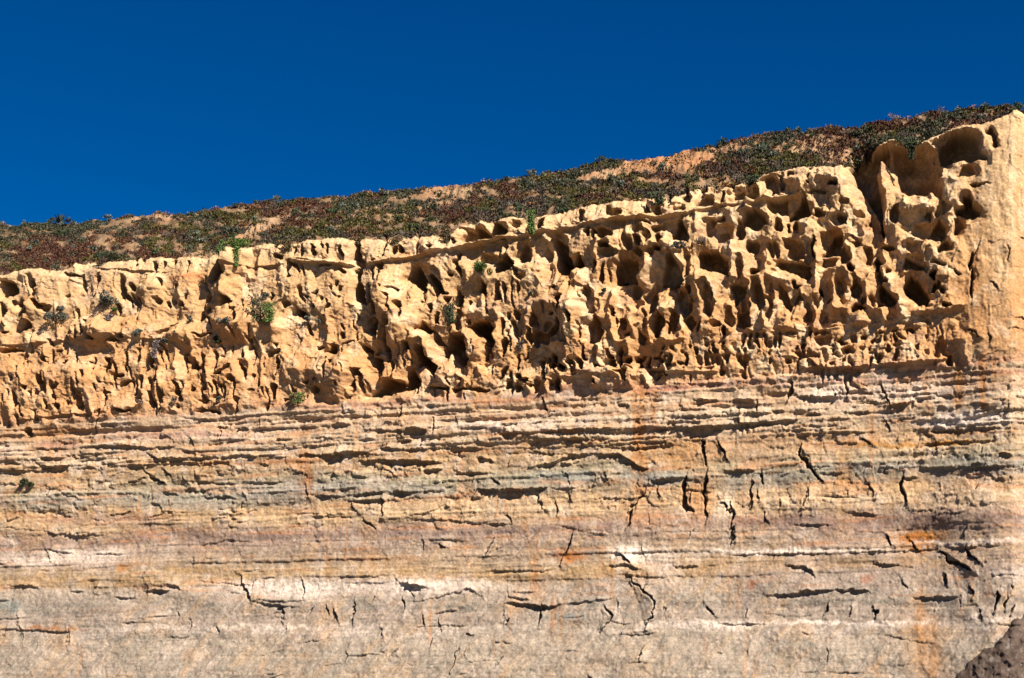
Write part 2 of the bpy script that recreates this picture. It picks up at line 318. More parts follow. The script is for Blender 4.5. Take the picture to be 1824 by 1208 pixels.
# ---- buttresses and domes standing proud of the face
def bulge(cx, cy, rx, ry, h, p=1.2):
    w = window(cx - rx * 1.1 - 8, cx + rx * 1.1 + 8, cy - ry * 1.1 - 8, cy + ry * 1.1 + 8)
    if w is None: return
    ex = (WX[w] - cx) / rx; ey = (WY[w] - cy) / ry
    r = np.sqrt(ex * ex + ey * ey)
    ADD[w] += h * (1.5 if cx < 860 else 1.15) * np.clip(1 - r, 0, 1) ** p * (1 + 0.0 * r)
for b in [(1030, 560, 85, 105, 2.4), (711, 580, 48, 66, 1.6), (749, 620, 28, 50, 1.2), (843, 625, 44, 66, 1.0), (607, 662, 62, 62, 1.5),
          (534, 655, 62, 55, 0.9), (683, 526, 44, 54, 1.2), (1195, 465, 66, 60, 1.4), (1290, 490, 70, 76, 1.4), (1266, 530, 28, 84, 1.0),
          (1186, 550, 24, 70, 1.0), (403, 522, 32, 74, 1.8), (431, 578, 84, 34, 1.2), (181, 590, 80, 30, 1.5), (414, 462, 34, 38, 1.8),
          (320, 597, 80, 26, 0.9), (60, 560, 80, 60, 0.8), (960, 470, 60, 60, 0.9), (1080, 440, 60, 50, 0.7), (490, 580, 26, 50, 0.9),
          (1440, 330, 110, 52, 0.9), (1380, 500, 70, 60, 0.8), (1500, 480, 60, 60, 0.7), (1600, 330, 60, 150, 0.9), (1660, 440, 80, 80, 0.7),
          (780, 660, 40, 30, 0.8), (900, 600, 50, 70, 0.6), (130, 680, 70, 50, 0.7), (300, 690, 60, 40, 0.6), (410, 650, 50, 40, 0.6),
          (980, 400, 40, 22, 0.7), (900, 405, 40, 22, 0.7), (760, 440, 34, 26, 0.7), (1100, 375, 34, 22, 0.6), (560, 445, 40, 24, 0.6),
          (1130, 590, 40, 50, 0.7), (240, 510, 60, 40, 0.7), (100, 500, 60, 40, 0.5)]:
    bulge(*b)

# ---- ledges: an edge standing out above a shadowed undercut
def ledge(pts, T=6.0, out=0.35, H=9.0, under=1.0):
    p = np.array(pts, float)
    if p[0, 0] > p[-1, 0]: p = p[::-1]
    x0, x1 = p[0, 0], p[-1, 0]
    w = window(x0 - 4, x1 + 4, p[:, 1].min() - 4 * H, p[:, 1].max() + 5 * T + 30)
    if w is None: return
    x = X[w]
    yl = np.interp(x, p[:, 0], p[:, 1])
    L = min(26.0, 0.3 * (x1 - x0))
    tap = np.clip(np.minimum(x - x0, x1 - x) / L, 0, 1) ** 0.6
    tap = tap * (0.85 + 0.45 * vnoise(x / 24, yl / 40, 3) + 0.25 * vnoise(x / 5, yl / 9, 5))
    t = (Y[w] + 1.6 * w3[w] + 1.4 * w1[w]) - yl
    tap = np.clip(tap, 0, 1.2)
    Tt = np.maximum(T * tap, 0.5)
    above = np.where(t < 0, np.exp(t / H), np.exp(-t / 1.2))
    below = np.where((t > 0), np.clip(1 - t / (2.4 * Tt), 0, 1) ** 0.8, 0)
    d = T / 18.0
    ADD[w] += 1.5 * out * tap * above * min(1.0, T / 7)
    CAV[w] = np.maximum(CAV[w], under * d * tap * below * 1.5)

def ledges(ox, oy, sc, text, **kw):
    for ln in text.strip().split(';'):
        parts = ln.split()
        if not parts: continue
        T = float(parts[0]) / sc * 1.15
        pts = [(ox + float(q.split(',')[0]) / sc, oy + float(q.split(',')[1]) / sc) for q in parts[1:]]
        ledge(pts, max(T, 2.2), **kw)
# the long thin shelf through the honeycomb
ledge([(672, 466), (725, 458), (784, 446), (815, 443), (857, 432), (900, 424), (930, 421), (1000, 411), (1045, 402), (1075, 400), (1123, 392), (1190, 386),
       (1228, 383), (1262, 374), (1300, 366), (1340, 361), (1385, 355), (1424, 345)], 6, 0.2, 2.5, 0.7)
ledge([(812, 444), (880, 432), (925, 424)], 19, 0.2, 4.0, 0.7)
ledge([(1070, 401), (1120, 394), (1150, 389)], 16, 0.15, 4.0, 0.7)
ledge([(516, 460), (560, 466), (600, 470), (640, 470)], 6, 0.4, 3.0, 0.7)
ledge([(960, 417), (1000, 407), (1047, 397)], 4, 0.3, 4.0, 1.0)
ledge([(170, 477), (230, 480), (300, 484)], 5, 0.25, 6, 1.0)
ledge([(395, 470), (440, 476), (510, 470)], 4, 0.3, 5, 1.0)
ledge([(0, 618), (60, 612), (120, 604), (200, 600), (280, 606), (345, 610)], 4, 0.35, 14, 0.5)
ledge([(880, 690), (930, 680), (1047, 671), (1125, 664), (1195, 662), (1290, 662)], 5, 0.3, 8, 0.6)
ledge([(1420, 655), (1500, 655), (1600, 649), (1695, 642)], 6, 0.45, 12, 0.8)
ledge([(1430, 628), (1460, 655), (1540, 657)], 14, 0.3, 10, 1.2)
ledge([(0, 752), (60, 744), (130, 738), (200, 734)], 4, 0.3, 8, 0.6)
ledge([(1330, 587), (1450, 585), (1560, 573), (1650, 558), (1700, 556)], 3, 0.25, 8, 0.5)
ledges(0, 720, 2.476, """8 165,233 300,238; 8 340,250 470,235; 10 160,262 240,280 320,265; 8 350,185 560,182 650,195 790,185; 14 640,210 700,240 870,240 980,235; 10 860,275 980,250 1010,262; 20 975,235 1080,222 1145,235;
18 1415,225 1535,215; 8 585,268 640,275; 7 1150,262 1185,268; 5 1050,345 1260,345; 10 710,385 790,400; 10 880,415 1000,405 1080,430; 8 1350,400 1535,405; 5 640,500 720,478 880,478; 5 1300,480 1535,485; 4 0,540 330,580 480,575;
5 0,800 130,803 210,815; 5 320,828 395,830; 9 640,822 770,822; 7 740,795 800,805 825,830; 5 520,852 620,856; 5 1120,865 1370,870; 7 1120,870 1190,880 1290,890 1320,905; 5 0,995 170,998 370,1005; 5 0,700 35,702;
6 30,245 110,265; 6 820,370 870,370; 6 1200,150 1300,160; 5 1350,150 1530,148; 6 1460,88 1535,92; 5 1000,155 1120,160; 5 0,860 60,866; 5 200,640 330,660; 4 910,680 950,680; 5 980,600 1130,605; 5 270,580 420,590; 4 560,660 400,662; 5 1160,765 1230,768; 4 560,965 700,962; 4 140,195 330,195""")
ledges(600, 680, 2.287, """8 0,300 130,290 180,268 260,275 430,270 550,270; 15 90,325 200,320 300,320 430,330; 14 0,292 100,288 180,300; 8 380,130 490,130; 20 290,190 370,195; 9 630,215 760,210 860,205 1000,195 1210,190; 11 1290,192 1418,182; 9 790,235 860,235 950,250; 6 960,262 1110,262 1135,272;
5 440,280 600,268; 8 560,305 620,315 645,330; 9 780,350 900,325 950,300 1050,293 1150,295 1230,345 1280,358; 12 350,365 430,355; 6 470,370 620,372 650,380; 8 0,465 200,450 440,445; 17 550,440 700,440 830,435 870,430; 6 870,440 1010,430; 9 1250,402 1418,395; 5 190,555 470,565 570,575 720,580;
12 240,790 270,820 330,830 395,845; 6 510,860 540,840 585,862; 6 700,835 710,875 800,890; 10 690,900 790,905 840,918 930,910; 5 930,908 1150,880; 8 1090,755 1180,745 1260,770; 6 1130,785 1360,800; 5 600,770 900,770; 5 0,795 230,790; 8 0,170 60,172; 8 110,140 160,142; 6 120,235 160,230; 5 500,190 620,188; 5 1000,100 1110,95; 12 1140,95 1195,95; 6 60,385 130,392; 6 180,350 220,352; 5 660,1060 740,1064""")
ledges(1200, 620, 2.054, """8 60,205 170,190; 16 220,190 300,190; 10 440,175 560,180 640,175; 14 0,295 200,283 300,275 460,262; 6 0,255 370,240; 10 770,215 870,200 960,175; 6 960,178 1120,178; 8 640,115 700,160 770,175; 5 900,305 1150,300 1282,305; 7 500,435 580,435; 7 0,475 80,478; 6 900,440 1282,440; 6 160,435 200,450 300,445;
5 200,755 600,752 990,735; 8 410,795 480,800 510,815 525,850; 7 730,790 830,795 880,803; 7 330,905 460,900 480,890 620,885 700,885 730,900; 6 870,915 1060,912; 5 1150,830 1282,840; 5 0,800 100,800; 7 490,240 540,240; 7 570,260 620,255; 5 900,350 1180,345; 8 880,190 960,185; 5 1080,240 1282,235; 5 320,445 370,440; 5 620,600 760,610; 5 420,645 590,648; 5 860,590 960,600; 5 1000,735 1200,728; 4 160,1010 350,1012; 7 0,130 200,128; 7 180,240 340,236""")

# ---- cracks and gaping joints
def crack(pts, wd, dep):
    p = np.array(pts, float)
    w = window(p[:, 0].min() - 12, p[:, 0].max() + 12, p[:, 1].min() - 12, p[:, 1].max() + 12)
    if w is None: return
    x = X[w] + 2.2 * w3[w] + 3.5 * w5[w]; y = Y[w] + 2.0 * w4[w] + 2.5 * w6[w]
    best = np.full(x.shape, 99, f32); tt = np.zeros(x.shape, f32)
    n = len(p) - 1
    for i in range(n):
        a, b = p[i], p[i + 1]; v = b - a; l2 = max(v @ v, 1e-6)
        t = np.clip(((x - a[0]) * v[0] + (y - a[1]) * v[1]) / l2, 0, 1)
        d = np.hypot(x - a[0] - t * v[0], y - a[1] - t * v[1])
        tt = np.where(d < best, (i + t) / n, tt); best = np.minimum(best, d)
    ww = wd * (0.35 + 0.65 * np.sin(np.pi * np.clip(tt, 0.02, 0.98))) * (0.8 + 0.5 * w2[w])
    sd = (x - p[0, 0]) * (p[-1, 1] - p[0, 1]) - (y - p[0, 1]) * (p[-1, 0] - p[0, 0])
    ADD[w] += min(0.35, 0.13 * wd) * np.exp(-best / 9.0) * np.where(sd > 0, 1, 0) * (0.6 + 0.4 * np.sin(np.pi * tt))
    CAV[w] = np.maximum(CAV[w], dep * np.clip(1 - (best / np.maximum(ww, 0.6)) ** 2, 0, 1) ** 0.5)
def cracks(ox, oy, sc, text):
    for ln in text.strip().split(';'):
        parts = ln.split()
        if not parts: continue
        wd = max(float(parts[0]) / sc * 0.62, 1.3)
        crack([(ox + float(q.split(',')[0]) / sc, oy + float(q.split(',')[1]) / sc) for q in parts[1:]], wd, 0.26 * wd + 0.3)
cracks(0, 720, 2.476, """9 635,290 660,325 720,350; 7 720,285 750,325; 14 1065,760 1085,800 1120,860; 5 1340,770 1350,855; 6 1460,890 1470,925; 7 1490,905 1510,950; 6 985,985 995,1010; 5 1075,420 1070,460; 5 560,345 640,330; 7 1350,365 1360,405; 5 975,115 980,160; 6 120,100 140,130; 5 1150,70 1150,110; 7 480,490 565,480; 5 1300,300 1360,320; 6 850,160 865,180; 7 440,40 400,150; 5 1255,880 1265,940; 5 800,915 805,935""")
cracks(600, 680, 2.287, """9 180,460 190,545; 8 950,450 965,485; 10 1255,450 1200,520 1190,590; 5 895,490 905,550; 9 960,620 920,740; 9 1200,800 1260,865 1310,895 1300,940 1275,1000; 9 850,910 845,985; 7 1100,920 1135,960 1090,1020; 6 10,930 20,970; 6 80,900 85,980; 7 370,960 385,1000; 10 1155,700 1200,740; 5 100,550 160,600; 5 920,365 950,420; 5 1090,370 1110,410; 6 630,390 660,420; 6 640,640 600,720; 5 690,540 720,570; 5 280,880 290,930; 6 200,1010 215,1040; 6 1270,1080 1250,1140; 5 520,1090 495,1190; 5 1300,400 1310,470; 7 410,660 440,675; 5 800,455 850,520; 5 60,490 70,520; 6 840,70 860,120; 5 390,150 400,210; 5 265,90 240,160; 5 180,350 240,390""")
cracks(1200, 620, 2.054, """16 52,470 30,540 45,590 70,600; 12 125,460 110,530 120,630; 17 105,340 105,390 120,425; 12 165,340 180,380 195,410; 11 465,350 465,390 490,430 545,490; 12 430,120 430,150 415,190; 8 290,490 280,580; 7 308,525 310,560; 11 840,470 835,520 850,560; 5 495,510 490,560; 6 215,560 210,600 225,700; 5 705,480 725,540; 14 980,740 1010,780 1060,800 1090,820; 9 1060,735 1110,790; 7 990,830 995,870; 8 780,690 800,720; 8 1085,880 1090,915; 11 1190,900 1170,970; 7 1215,920 1210,960; 7 1240,950 1230,980; 7 570,940 560,970; 6 650,950 640,980; 8 740,950 740,980; 6 230,650 210,710; 6 130,950 150,970; 6 180,560 215,600; 5 320,455 330,500; 7 690,330 720,350; 6 770,270 790,300; 5 1120,960 1130,990; 5 330,600 345,640; 7 620,110 640,180; 6 760,130 790,215; 5 300,190 300,230; 5 860,700 900,740; 5 270,960 275,985; 5 960,350 965,380""")
cracks(1320, 180, 2.627, """8 1120,690 1085,780 1082,900 1085,950; 9 1055,1090 1090,1100 1112,1120; 6 1250,700 1255,760; 5 1305,655 1324,662; 5 1260,1078 1300,1082; 5 1290,1035 1324,1040; 5 1180,870 1200,900; 6 1160,1110 1165,1140""")

# ---- small chips, lips and joints scattered over the beds, slots over the sandstone
SR = np.random.RandomState(31)
for _ in range(150):
    x = SR.uniform(-30, 1850); y = CONTACT(x) + 8 + SR.uniform(0, 1) ** 1.15 * (1215 - CONTACT(x))
    L = SR.choice([SR.uniform(10, 40), SR.uniform(50, 130)]); sl = SR.normal(-0.03, 0.12)
    n_ = 4; px_ = np.linspace(x - L / 2, x + L / 2, n_)
    ledge(list(zip(px_, y + (px_ - x) * sl + SR.normal(0, 1.4, n_))), SR.uniform(2.0, 4.0) * (0.55 if y > 930 else 1.0), SR.uniform(.15, .4), SR.uniform(2.5, 7), 1.1)
for _ in range(75):
    x = SR.uniform(-30, 1850); y = CONTACT(x) + 20 + SR.uniform(0, 1) * (1190 - CONTACT(x))
    L = SR.uniform(6, 26); a_ = SR.normal(1.45, .4); q_ = [(x, y)]
    for k_ in range(3):
        q_.append((q_[-1][0] + math.cos(a_) * L / 3 + SR.normal(0, 1.5), q_[-1][1] + math.sin(a_) * L / 3))
    wd_ = SR.uniform(0.8, 1.7); crack(q_, wd_, 0.10 + .2 * wd_)
for _ in range(170):
    x = SR.uniform(-40, 1000); lo = CONTACT(x); hi = RIM(x)
    y = lo - 4 - abs(SR.normal(0, .38)) * (lo - hi - 10)
    if y < hi + 8: continue
    cavity(x, y, SR.uniform(1.8, 3.6), SR.uniform(4, 17), SR.normal(0, .15), SR.uniform(.7, 1.3))
for _ in range(120):
    x = SR.uniform(880, 1690); lo = CONTACT(x)
    cavity(x, lo - SR.uniform(6, 62), SR.uniform(2.5, 6), SR.uniform(3, 13), SR.normal(0, .2), SR.uniform(.7, 1.2))

# ---- harder beds that survive as thin continuous shelves across the hollows
def shelf(pts, half, out, keep=1.0):
    p = np.array(pts, float); w = window(p[0, 0], p[-1, 0], p[:, 1].min() - 20, p[:, 1].max() + 30)
    yl = np.interp(X[w], p[:, 0], p[:, 1]) + 1.5 * w1[w] + 1.0 * w3[w]
    t = Y[w] - yl
    tap = np.clip(np.minimum(X[w] - p[0, 0], p[-1, 0] - X[w]) / 30, 0, 1)
    hf = half * (1 + 0.35 * vnoise(X[w] / 22, yl / 60, 4))
    m = np.where(t < 0, np.exp(-np.abs(t / hf) ** 2), np.exp(-np.abs(t / (0.8 * hf)) ** 4)) * tap
    CAV[w] = CAV[w] * (1 - keep * m); ADD[w] += out * m * (0.85 + 0.3 * w5[w])
SHELF = [(640, 470), (672, 466), (725, 458), (784, 446), (815, 443), (857, 432), (900, 424), (930, 421), (1000, 411), (1045, 402), (1075, 400), (1123, 392), (1190, 386),
         (1228, 383), (1262, 374), (1300, 366), (1340, 361), (1385, 355), (1436, 343)]
shelf(SHELF, 3.4, 0.5)
shelf([(1320, 590), (1450, 587), (1560, 575), (1650, 560), (1710, 556)], 6, 0.22, .8)
shelf([(1180, 612), (1330, 604), (1500, 596), (1690, 578)], 4, 0.1, .5)
shelf([(1250, 632), (1440, 622), (1600, 612), (1690, 604)], 5, 0.1, .6)
shelf([(505, 461), (560, 467), (640, 471)], 3, 0.5)
shelf([(880, 676), (1000, 668), (1130, 655), (1290, 652)], 4, 0.1, .5)

# ---- weathering between the features: procedural pits, flutes, bedding
reg_r = sstep(860, 1000, X + 60 * w1) * sstep(1740, 1690, X + 15 * w2)
reg_l = 1 - sstep(860, 1000, X + 60 * w1)
dens = fbm(X / 90, Y / 60, 2, 8)
smoothwall = sstep(1692, 1730, X + 10 * w2) * sstep(690, 600, Y)
f1, f2, iv = voronoi(WX / 21 + 3 * w1 * 0.1, WY / 27, 0)
pit = np.clip(1 - (f1 / (0.30 + 0.25 * iv)) ** 2, 0, 1) ** 0.5 * (iv > 0.45 - 0.25 * reg_r + 0.3 * np.clip(-dens, 0, 1))
edge = sstep(0.0, 0.25, f2 - f1)
P1 = 0.5 * pit * (0.08 + 0.22 * reg_r)
f1b, f2b, ivb = voronoi(WX / 9.0, WY / 13.0, 3)
pitb = np.clip(1 - (f1b / (0.28 + 0.25 * ivb)) ** 2, 0, 1) ** 0.5 * (ivb > 0.74 - 0.12 * reg_r + 0.9 * dens)
P2 = 0.12 * pitb
flutes = (1 - np.abs(fbm(WX / 11, WY / 75, 2, 10))) ** 3
fl_mask = upper * (0.35 + 0.65 * sstep(0.0, 0.5, fbm(X / 70, Y / 40, 2, 12))) * (1 - smoothwall)
proc = np.maximum(P1, P2) * upper * (1 - smoothwall)
CAV = np.maximum(CAV, proc * np.clip(1.0 - CAV / 0.8, 0.15, 1))
cav_u = CAV

def facets(x, y, s):
    xi = np.floor(x).astype(np.int64); yi = np.floor(y).astype(np.int64)
    best = np.full(x.shape, 9, f32); out = np.zeros(x.shape, f32)
    for dy in (-1, 0, 1):
        for dx in (-1, 0, 1):
            a = (xi + dx) & 255; b = (yi + dy) & 255
            ux = x - (xi + dx + 0.5 + 0.9 * (TAB[s, b, a] - 0.5)); uy = y - (yi + dy + 0.5 + 0.9 * (TAB[s + 1, b, a] - 0.5))
            d = np.hypot(ux, uy).astype(f32); near = d < best
            h = (TAB[s + 2, b, a] - 0.5) + 1.3 * (TAB[s + 3, b, a] - 0.5) * ux + 1.3 * (TAB[s + 4, b, a] - 0.5) * uy
            best = np.where(near, d, best); out = np.where(near, h, out)
    return out.astype(f32)
macro = 1.0 * fbm(X / 170, Y / 140, 3, 2) + 0.5 * fbm(WX / 46, WY / 52, 3, 5)
rough = 0.075 * fbm(WX / 13, WY / 15, 3, 9) + 0.075 * fbm(XR / 4.0, YR / 4.0, 2, 13)
lower = 1 - upper
# bedding: many thin beds with their own set-back, edges chipped
bedq = QY + 3.0 * fbm(X / 120, Y / 60, 2, 3) + 1.3 * w3
cum = np.zeros(1500, f32)
rb = np.random.RandomState(5)
y = 560.0; cur = 0.0
while y < 1300:
    hgt = rb.choice([3, 4, 5, 7, 10, 14, 20]) if y < 900 else rb.choice([6, 9, 14, 22, 30])
    cum[int(y):int(min(y + hgt, 1300))] = rb.normal(0, 1)
    y += hgt
bedv = np.interp(bedq.ravel(), np.arange(1500), np.convolve(cum, [0.25, 0.5, 0.25], 'same')).reshape(bedq.shape).astype(f32)
bed_amp = np.interp(QY, [600, 680, 720, 840, 885, 930, 1100, 1200], [0.03, 0.07, 0.14, 0.15, 0.10, 0.05, 0.05, 0.02]).astype(f32)
bed_loc = 0.15 + 1.15 * sstep(-0.25, 0.35, fbm(X / 95, QY / 9, 3, 14)) * (0.8 + 0.35 * sstep(-.3, .4, fbm(X / 16, QY / 7, 2, 5)))
blocks1, bl2, blid = voronoi(WX / 24, bedq / 13, 6)
chip = (blid - 0.5) * sstep(0, 0.12, bl2 - blocks1)
diag = fbm((X + 0.9 * Y) / 14, (Y - 0.9 * X) / 110, 3, 7)
diag_m = sstep(900, 980, QY + 20 * w1)
lowrel = 1.0 * bed_amp * bedv * bed_loc + 0.08 * chip * sstep(920, 860, QY) * (0.3 + 0.7 * sstep(-0.1, 0.5, dens)) + 0.15 * diag * diag_m + 0.05 * fbm(X / 9, Y / 12, 3, 11)
fc1 = facets(WX / 17, (bedq + 2 * w4) / 9, 2); fc2 = facets(WX / 7, bedq / 4.5, 8); fc3 = facets(WX / 34, WY / 22, 5)
fmask = sstep(-0.15, 0.45, fbm(X / 60, QY / 22, 2, 1)) * (1 - 0.7 * sstep(890, 960, QY))
lowrel = lowrel + (0.25 * fc1 * fmask + 0.08 * fc2 * (0.3 + 0.7 * fmask)) * (1 - 0.6 * diag_m) + 0.15 * fc3 * (1 - 0.65 * diag_m)
lowmac = 0.35 * fbm(X / 120, QY / 50, 2, 6)

H = upper * (0.85 * macro * (1 - 0.75 * smoothwall) - 0.30 * flutes * fl_mask * (0.35 + 0.65 * reg_r)) + (1 - 0.5 * smoothwall) * rough * (0.5 + 0.5 * upper) + upper * (1 - smoothwall) * 0.16 * facets(WX / 34, WY / 32, 9)
H += lower * (lowrel + lowmac)
H += lower * (1.1 * sstep(1085, 1230, Y + 14 * w1 - 40 * sstep(700, 0, X)) + 0.8 * sstep(0, 1, (1 - np.hypot((X - 1700) / 110, (Y - 905) / 75))))
H += np.where(Y < 1e6, ADD * (1 - 0.0 * smoothwall), 0)
lipm = sstep(1540, 1570, X)                                  # the biggest hollows keep a roof under the rim
CAV = CAV * (1 - lipm * (1 - sstep(3, 9, Y - RIM(X) + 2 * w3)))
strip_y = np.interp(X, [1000, 1180, 1330, 1450, 1560, 1650, 1710], [640, 612, 592, 589, 577, 562, 557]) + 3 * w1
strip = sstep(1120, 1230, X) * sstep(1715, 1690, X) * sstep(-1.5, 2.5, Y - strip_y) * upper
CAV = CAV * (1 - 0.45 * strip)
ADD += strip * (0.55 * np.exp(-(Y - strip_y) / 16) - 0.35 * sstep(25, 70, Y - strip_y))
ADD -= strip * 0.30 * (1 - np.abs(fbm(WX / 6.5, WY / 40, 2, 3))) ** 3 * sstep(4, 14, Y - strip_y)
fin = (1 - strip) * 1.0 - (1 - strip) * np.abs(vnoise(WX / 30 + 5, WY / 58, 12)) * 2
fin = fin * (1 - 0.75 * np.clip(CAV / 2.2, 0, 1))
H += upper * reg_r * 0.85 * fin * sstep(0, 40, Y - RIM(X)) + upper * reg_l * (1 - smoothwall) * 0.4 * fin
H -= CAV
# vertical runnels on the smooth right wall
H += smoothwall * (0.05 * fbm(X / 9, Y / 160, 3, 4) + 0.12 * fbm(WX / 14, WY / 30, 2, 2) + 0.3 * fbm(WX / 60, WY / 90, 3, 7) + 0.12 * facets(WX / 40, WY / 55, 1))
# the sandstone cliff rounds off at its rim and the smooth corner turns away at the right
dr = (Y - RIM(X))
H -= 0.55 * np.clip(1 - dr / 16.0, 0, 1) ** 2.2 * 1.2
H += 1.6 * sstep(1640, 1790, X) - 0.9 * np.clip((X - 1800) / 30, 0, None) ** 1.25
# profile: lower beds step forward towards the beach, upper sandstone hangs over its foot
H += 0.5 * sstep(30, -40, Y - CONTACT(X)) * sstep(900, 1300, X) + 0.0012 * np.clip(QY - 880, 0, None) ** 1.25
# roofs of the cavities dip outwards: pull the upper edge down a little
P = BASE + NRM * H[..., None].astype(float)
P += UP * (0.10 * np.clip(CAV, 0, 2.5))[..., None] * 0.6

# ------------------------------------------------------------------ rock colour (albedo only)
kq = np.array([380, 480, 560, 650, 690, 703, 713, 735, 752, 768, 785, 800, 826, 845, 858, 874, 884, 915, 930, 942, 960, 1000, 1018, 1030, 1036, 1060, 1074, 1100, 1114, 1122, 1134, 1240])
kc = np.array([(.70, .55, .34), (.67, .50, .29), (.64, .45, .25), (.63, .41, .21), (.66, .47, .28), (.56, .37, .26), (.64, .51, .36), (.58, .44, .31), (.63, .53, .40), (.56, .44, .31), (.62, .52, .38),
               (.54, .40, .25), (.58, .46, .31), (.50, .45, .33), (.42, .395, .325), (.44, .38, .29), (.60, .45, .28), (.60, .47, .31), (.52, .40, .29), (.38, .29, .24), (.47, .38, .31),
               (.50, .41, .30), (.52, .39, .23), (.53, .41, .27), (.57, .50, .41), (.50, .44, .37), (.41, .37, .31), (.45, .39, .33), (.47, .42, .35), (.58, .53, .47), (.46, .41, .34), (.45, .41, .34)])
cq = QY + 16 * fbm(X / 150, Y / 60, 3, 1) + 2.0 * w3 + 4 * fbm(X / 24, Y / 20, 2, 4)
COL = np.stack([np.interp(cq.ravel(), kq, kc[:, i]).reshape(cq.shape) for i in range(3)], -1).astype(f32)
def mixc(mask, rgb):
    global COL
    m = np.clip(mask, 0, 1)[..., None].astype(f32)
    COL = COL * (1 - m) + np.array(rgb, f32) * m
n_a = fbm(X / 60, Y / 45, 3, 3); n_b = fbm(WX / 22, WY / 26, 3, 8); n_c = fbm(XR / 11, YR / 11, 4, 5, 0.65)
# thin colour laminae in the lower beds
lam = np.interp((bedq + 1.5 * n_c).ravel(), np.arange(1500), np.convolve(np.random.RandomState(9).normal(0, 1, 1500), [0.2, 0.6, 0.2], 'same')).reshape(bedq.shape)
lam2 = np.interp((bedq / 3 + 2 * n_b).ravel(), np.arange(1500), np.random.RandomState(19).normal(0, 1, 1500)).reshape(bedq.shape)
COL *= (1 + (lower * (0.10 * lam + 0.06 * lam2 * (1 - diag_m * 0.5)))[..., None]).astype(f32)
mixc(upper * sstep(0.0, 0.7, n_a - 0.1) * 0.7, (.57, .34, .16))
mixc(upper * sstep(0.0, 0.5, n_b) * 0.75, (.82, .72, .53))
mixc(upper * sstep(0.1, 0.6, fbm(WX / 34 + 11, WY / 20, 3, 14)) * 0.5, (.56, .42, .32))
mixc(upper * sstep(560, 660, Y + 40 * w1) * sstep(800, 500, X) * 0.45, (.60, .37, .19))
mixc(upper * sstep(40, 5, dr + 10 * w1) * 0.5, (.74, .62, .42))
mixc(upper * sstep(0.25, 0.7, fbm(X / 16, Y / 30, 3, 12)) * 0.35, (.45, .36, .27))
mixc(smoothwall * sstep(-0.1, 0.6, fbm(X / 8, Y / 120, 3, 6)) * 0.5, (.70, .55, .32))
mixc(smoothwall * sstep(0.1, 0.6, fbm(X / 12 + 9, Y / 40, 3, 2)) * 0.4, (.60, .36, .18))
mixc(upper * np.exp(-((X - 1783) / 14) ** 2) * 0.5 * sstep(620, 500, Y), (.76, .62, .40))
# lower patches
mixc(lower * sstep(0.1, 0.6, n_a) * 0.45, (.57, .40, .24))
mixc(lower * sstep(0.05, 0.5, n_b) * 0.5, (.66, .59, .51))
mixc(lower * sstep(0.2, 0.7, fbm(X / 40 + 30, QY / 16, 3, 10)) * 0.35, (.42, .34, .28))
mixc(lower * sstep(0.2, 0.7, fbm(X / 90 + 3, QY / 9, 3, 13)) * sstep(1110, 1040, QY) * 0.6, (.60, .34, .18))
mixc(lower * diag_m * sstep(0.1, 0.6, diag) * 0.55, (.57, .44, .29))
diag2 = fbm((X + 0.9 * Y) / 6.5, (Y - 0.9 * X) / 70, 3, 2)
mixc(lower * diag_m * sstep(0.05, 0.5, diag2) * sstep(1000, 1130, Y) * 0.6, (.40, .34, .28))
mixc(lower * diag_m * sstep(0.1, 0.6, -diag2) * 0.35, (.58, .52, .45))
mixc(lower * sstep(0.3, 0.7, fbm(X / 60, QY / 8, 3, 15)) * sstep(1040, 1070, QY) * 0.35, (.37, .37, .33))
# pink marker bed
mixc(np.exp(-((Y - (702 - 0.037 * (X - 880))) / 4.0) ** 2) * sstep(980, 1250, X) * (0.4 + 0.5 * w1), (.55, .30, .24))
mixc(np.exp(-((Y - 791) / 6.0) ** 2) * sstep(55, 75, X) * sstep(150, 125, X) * 0.6, (.36, .25, .27))
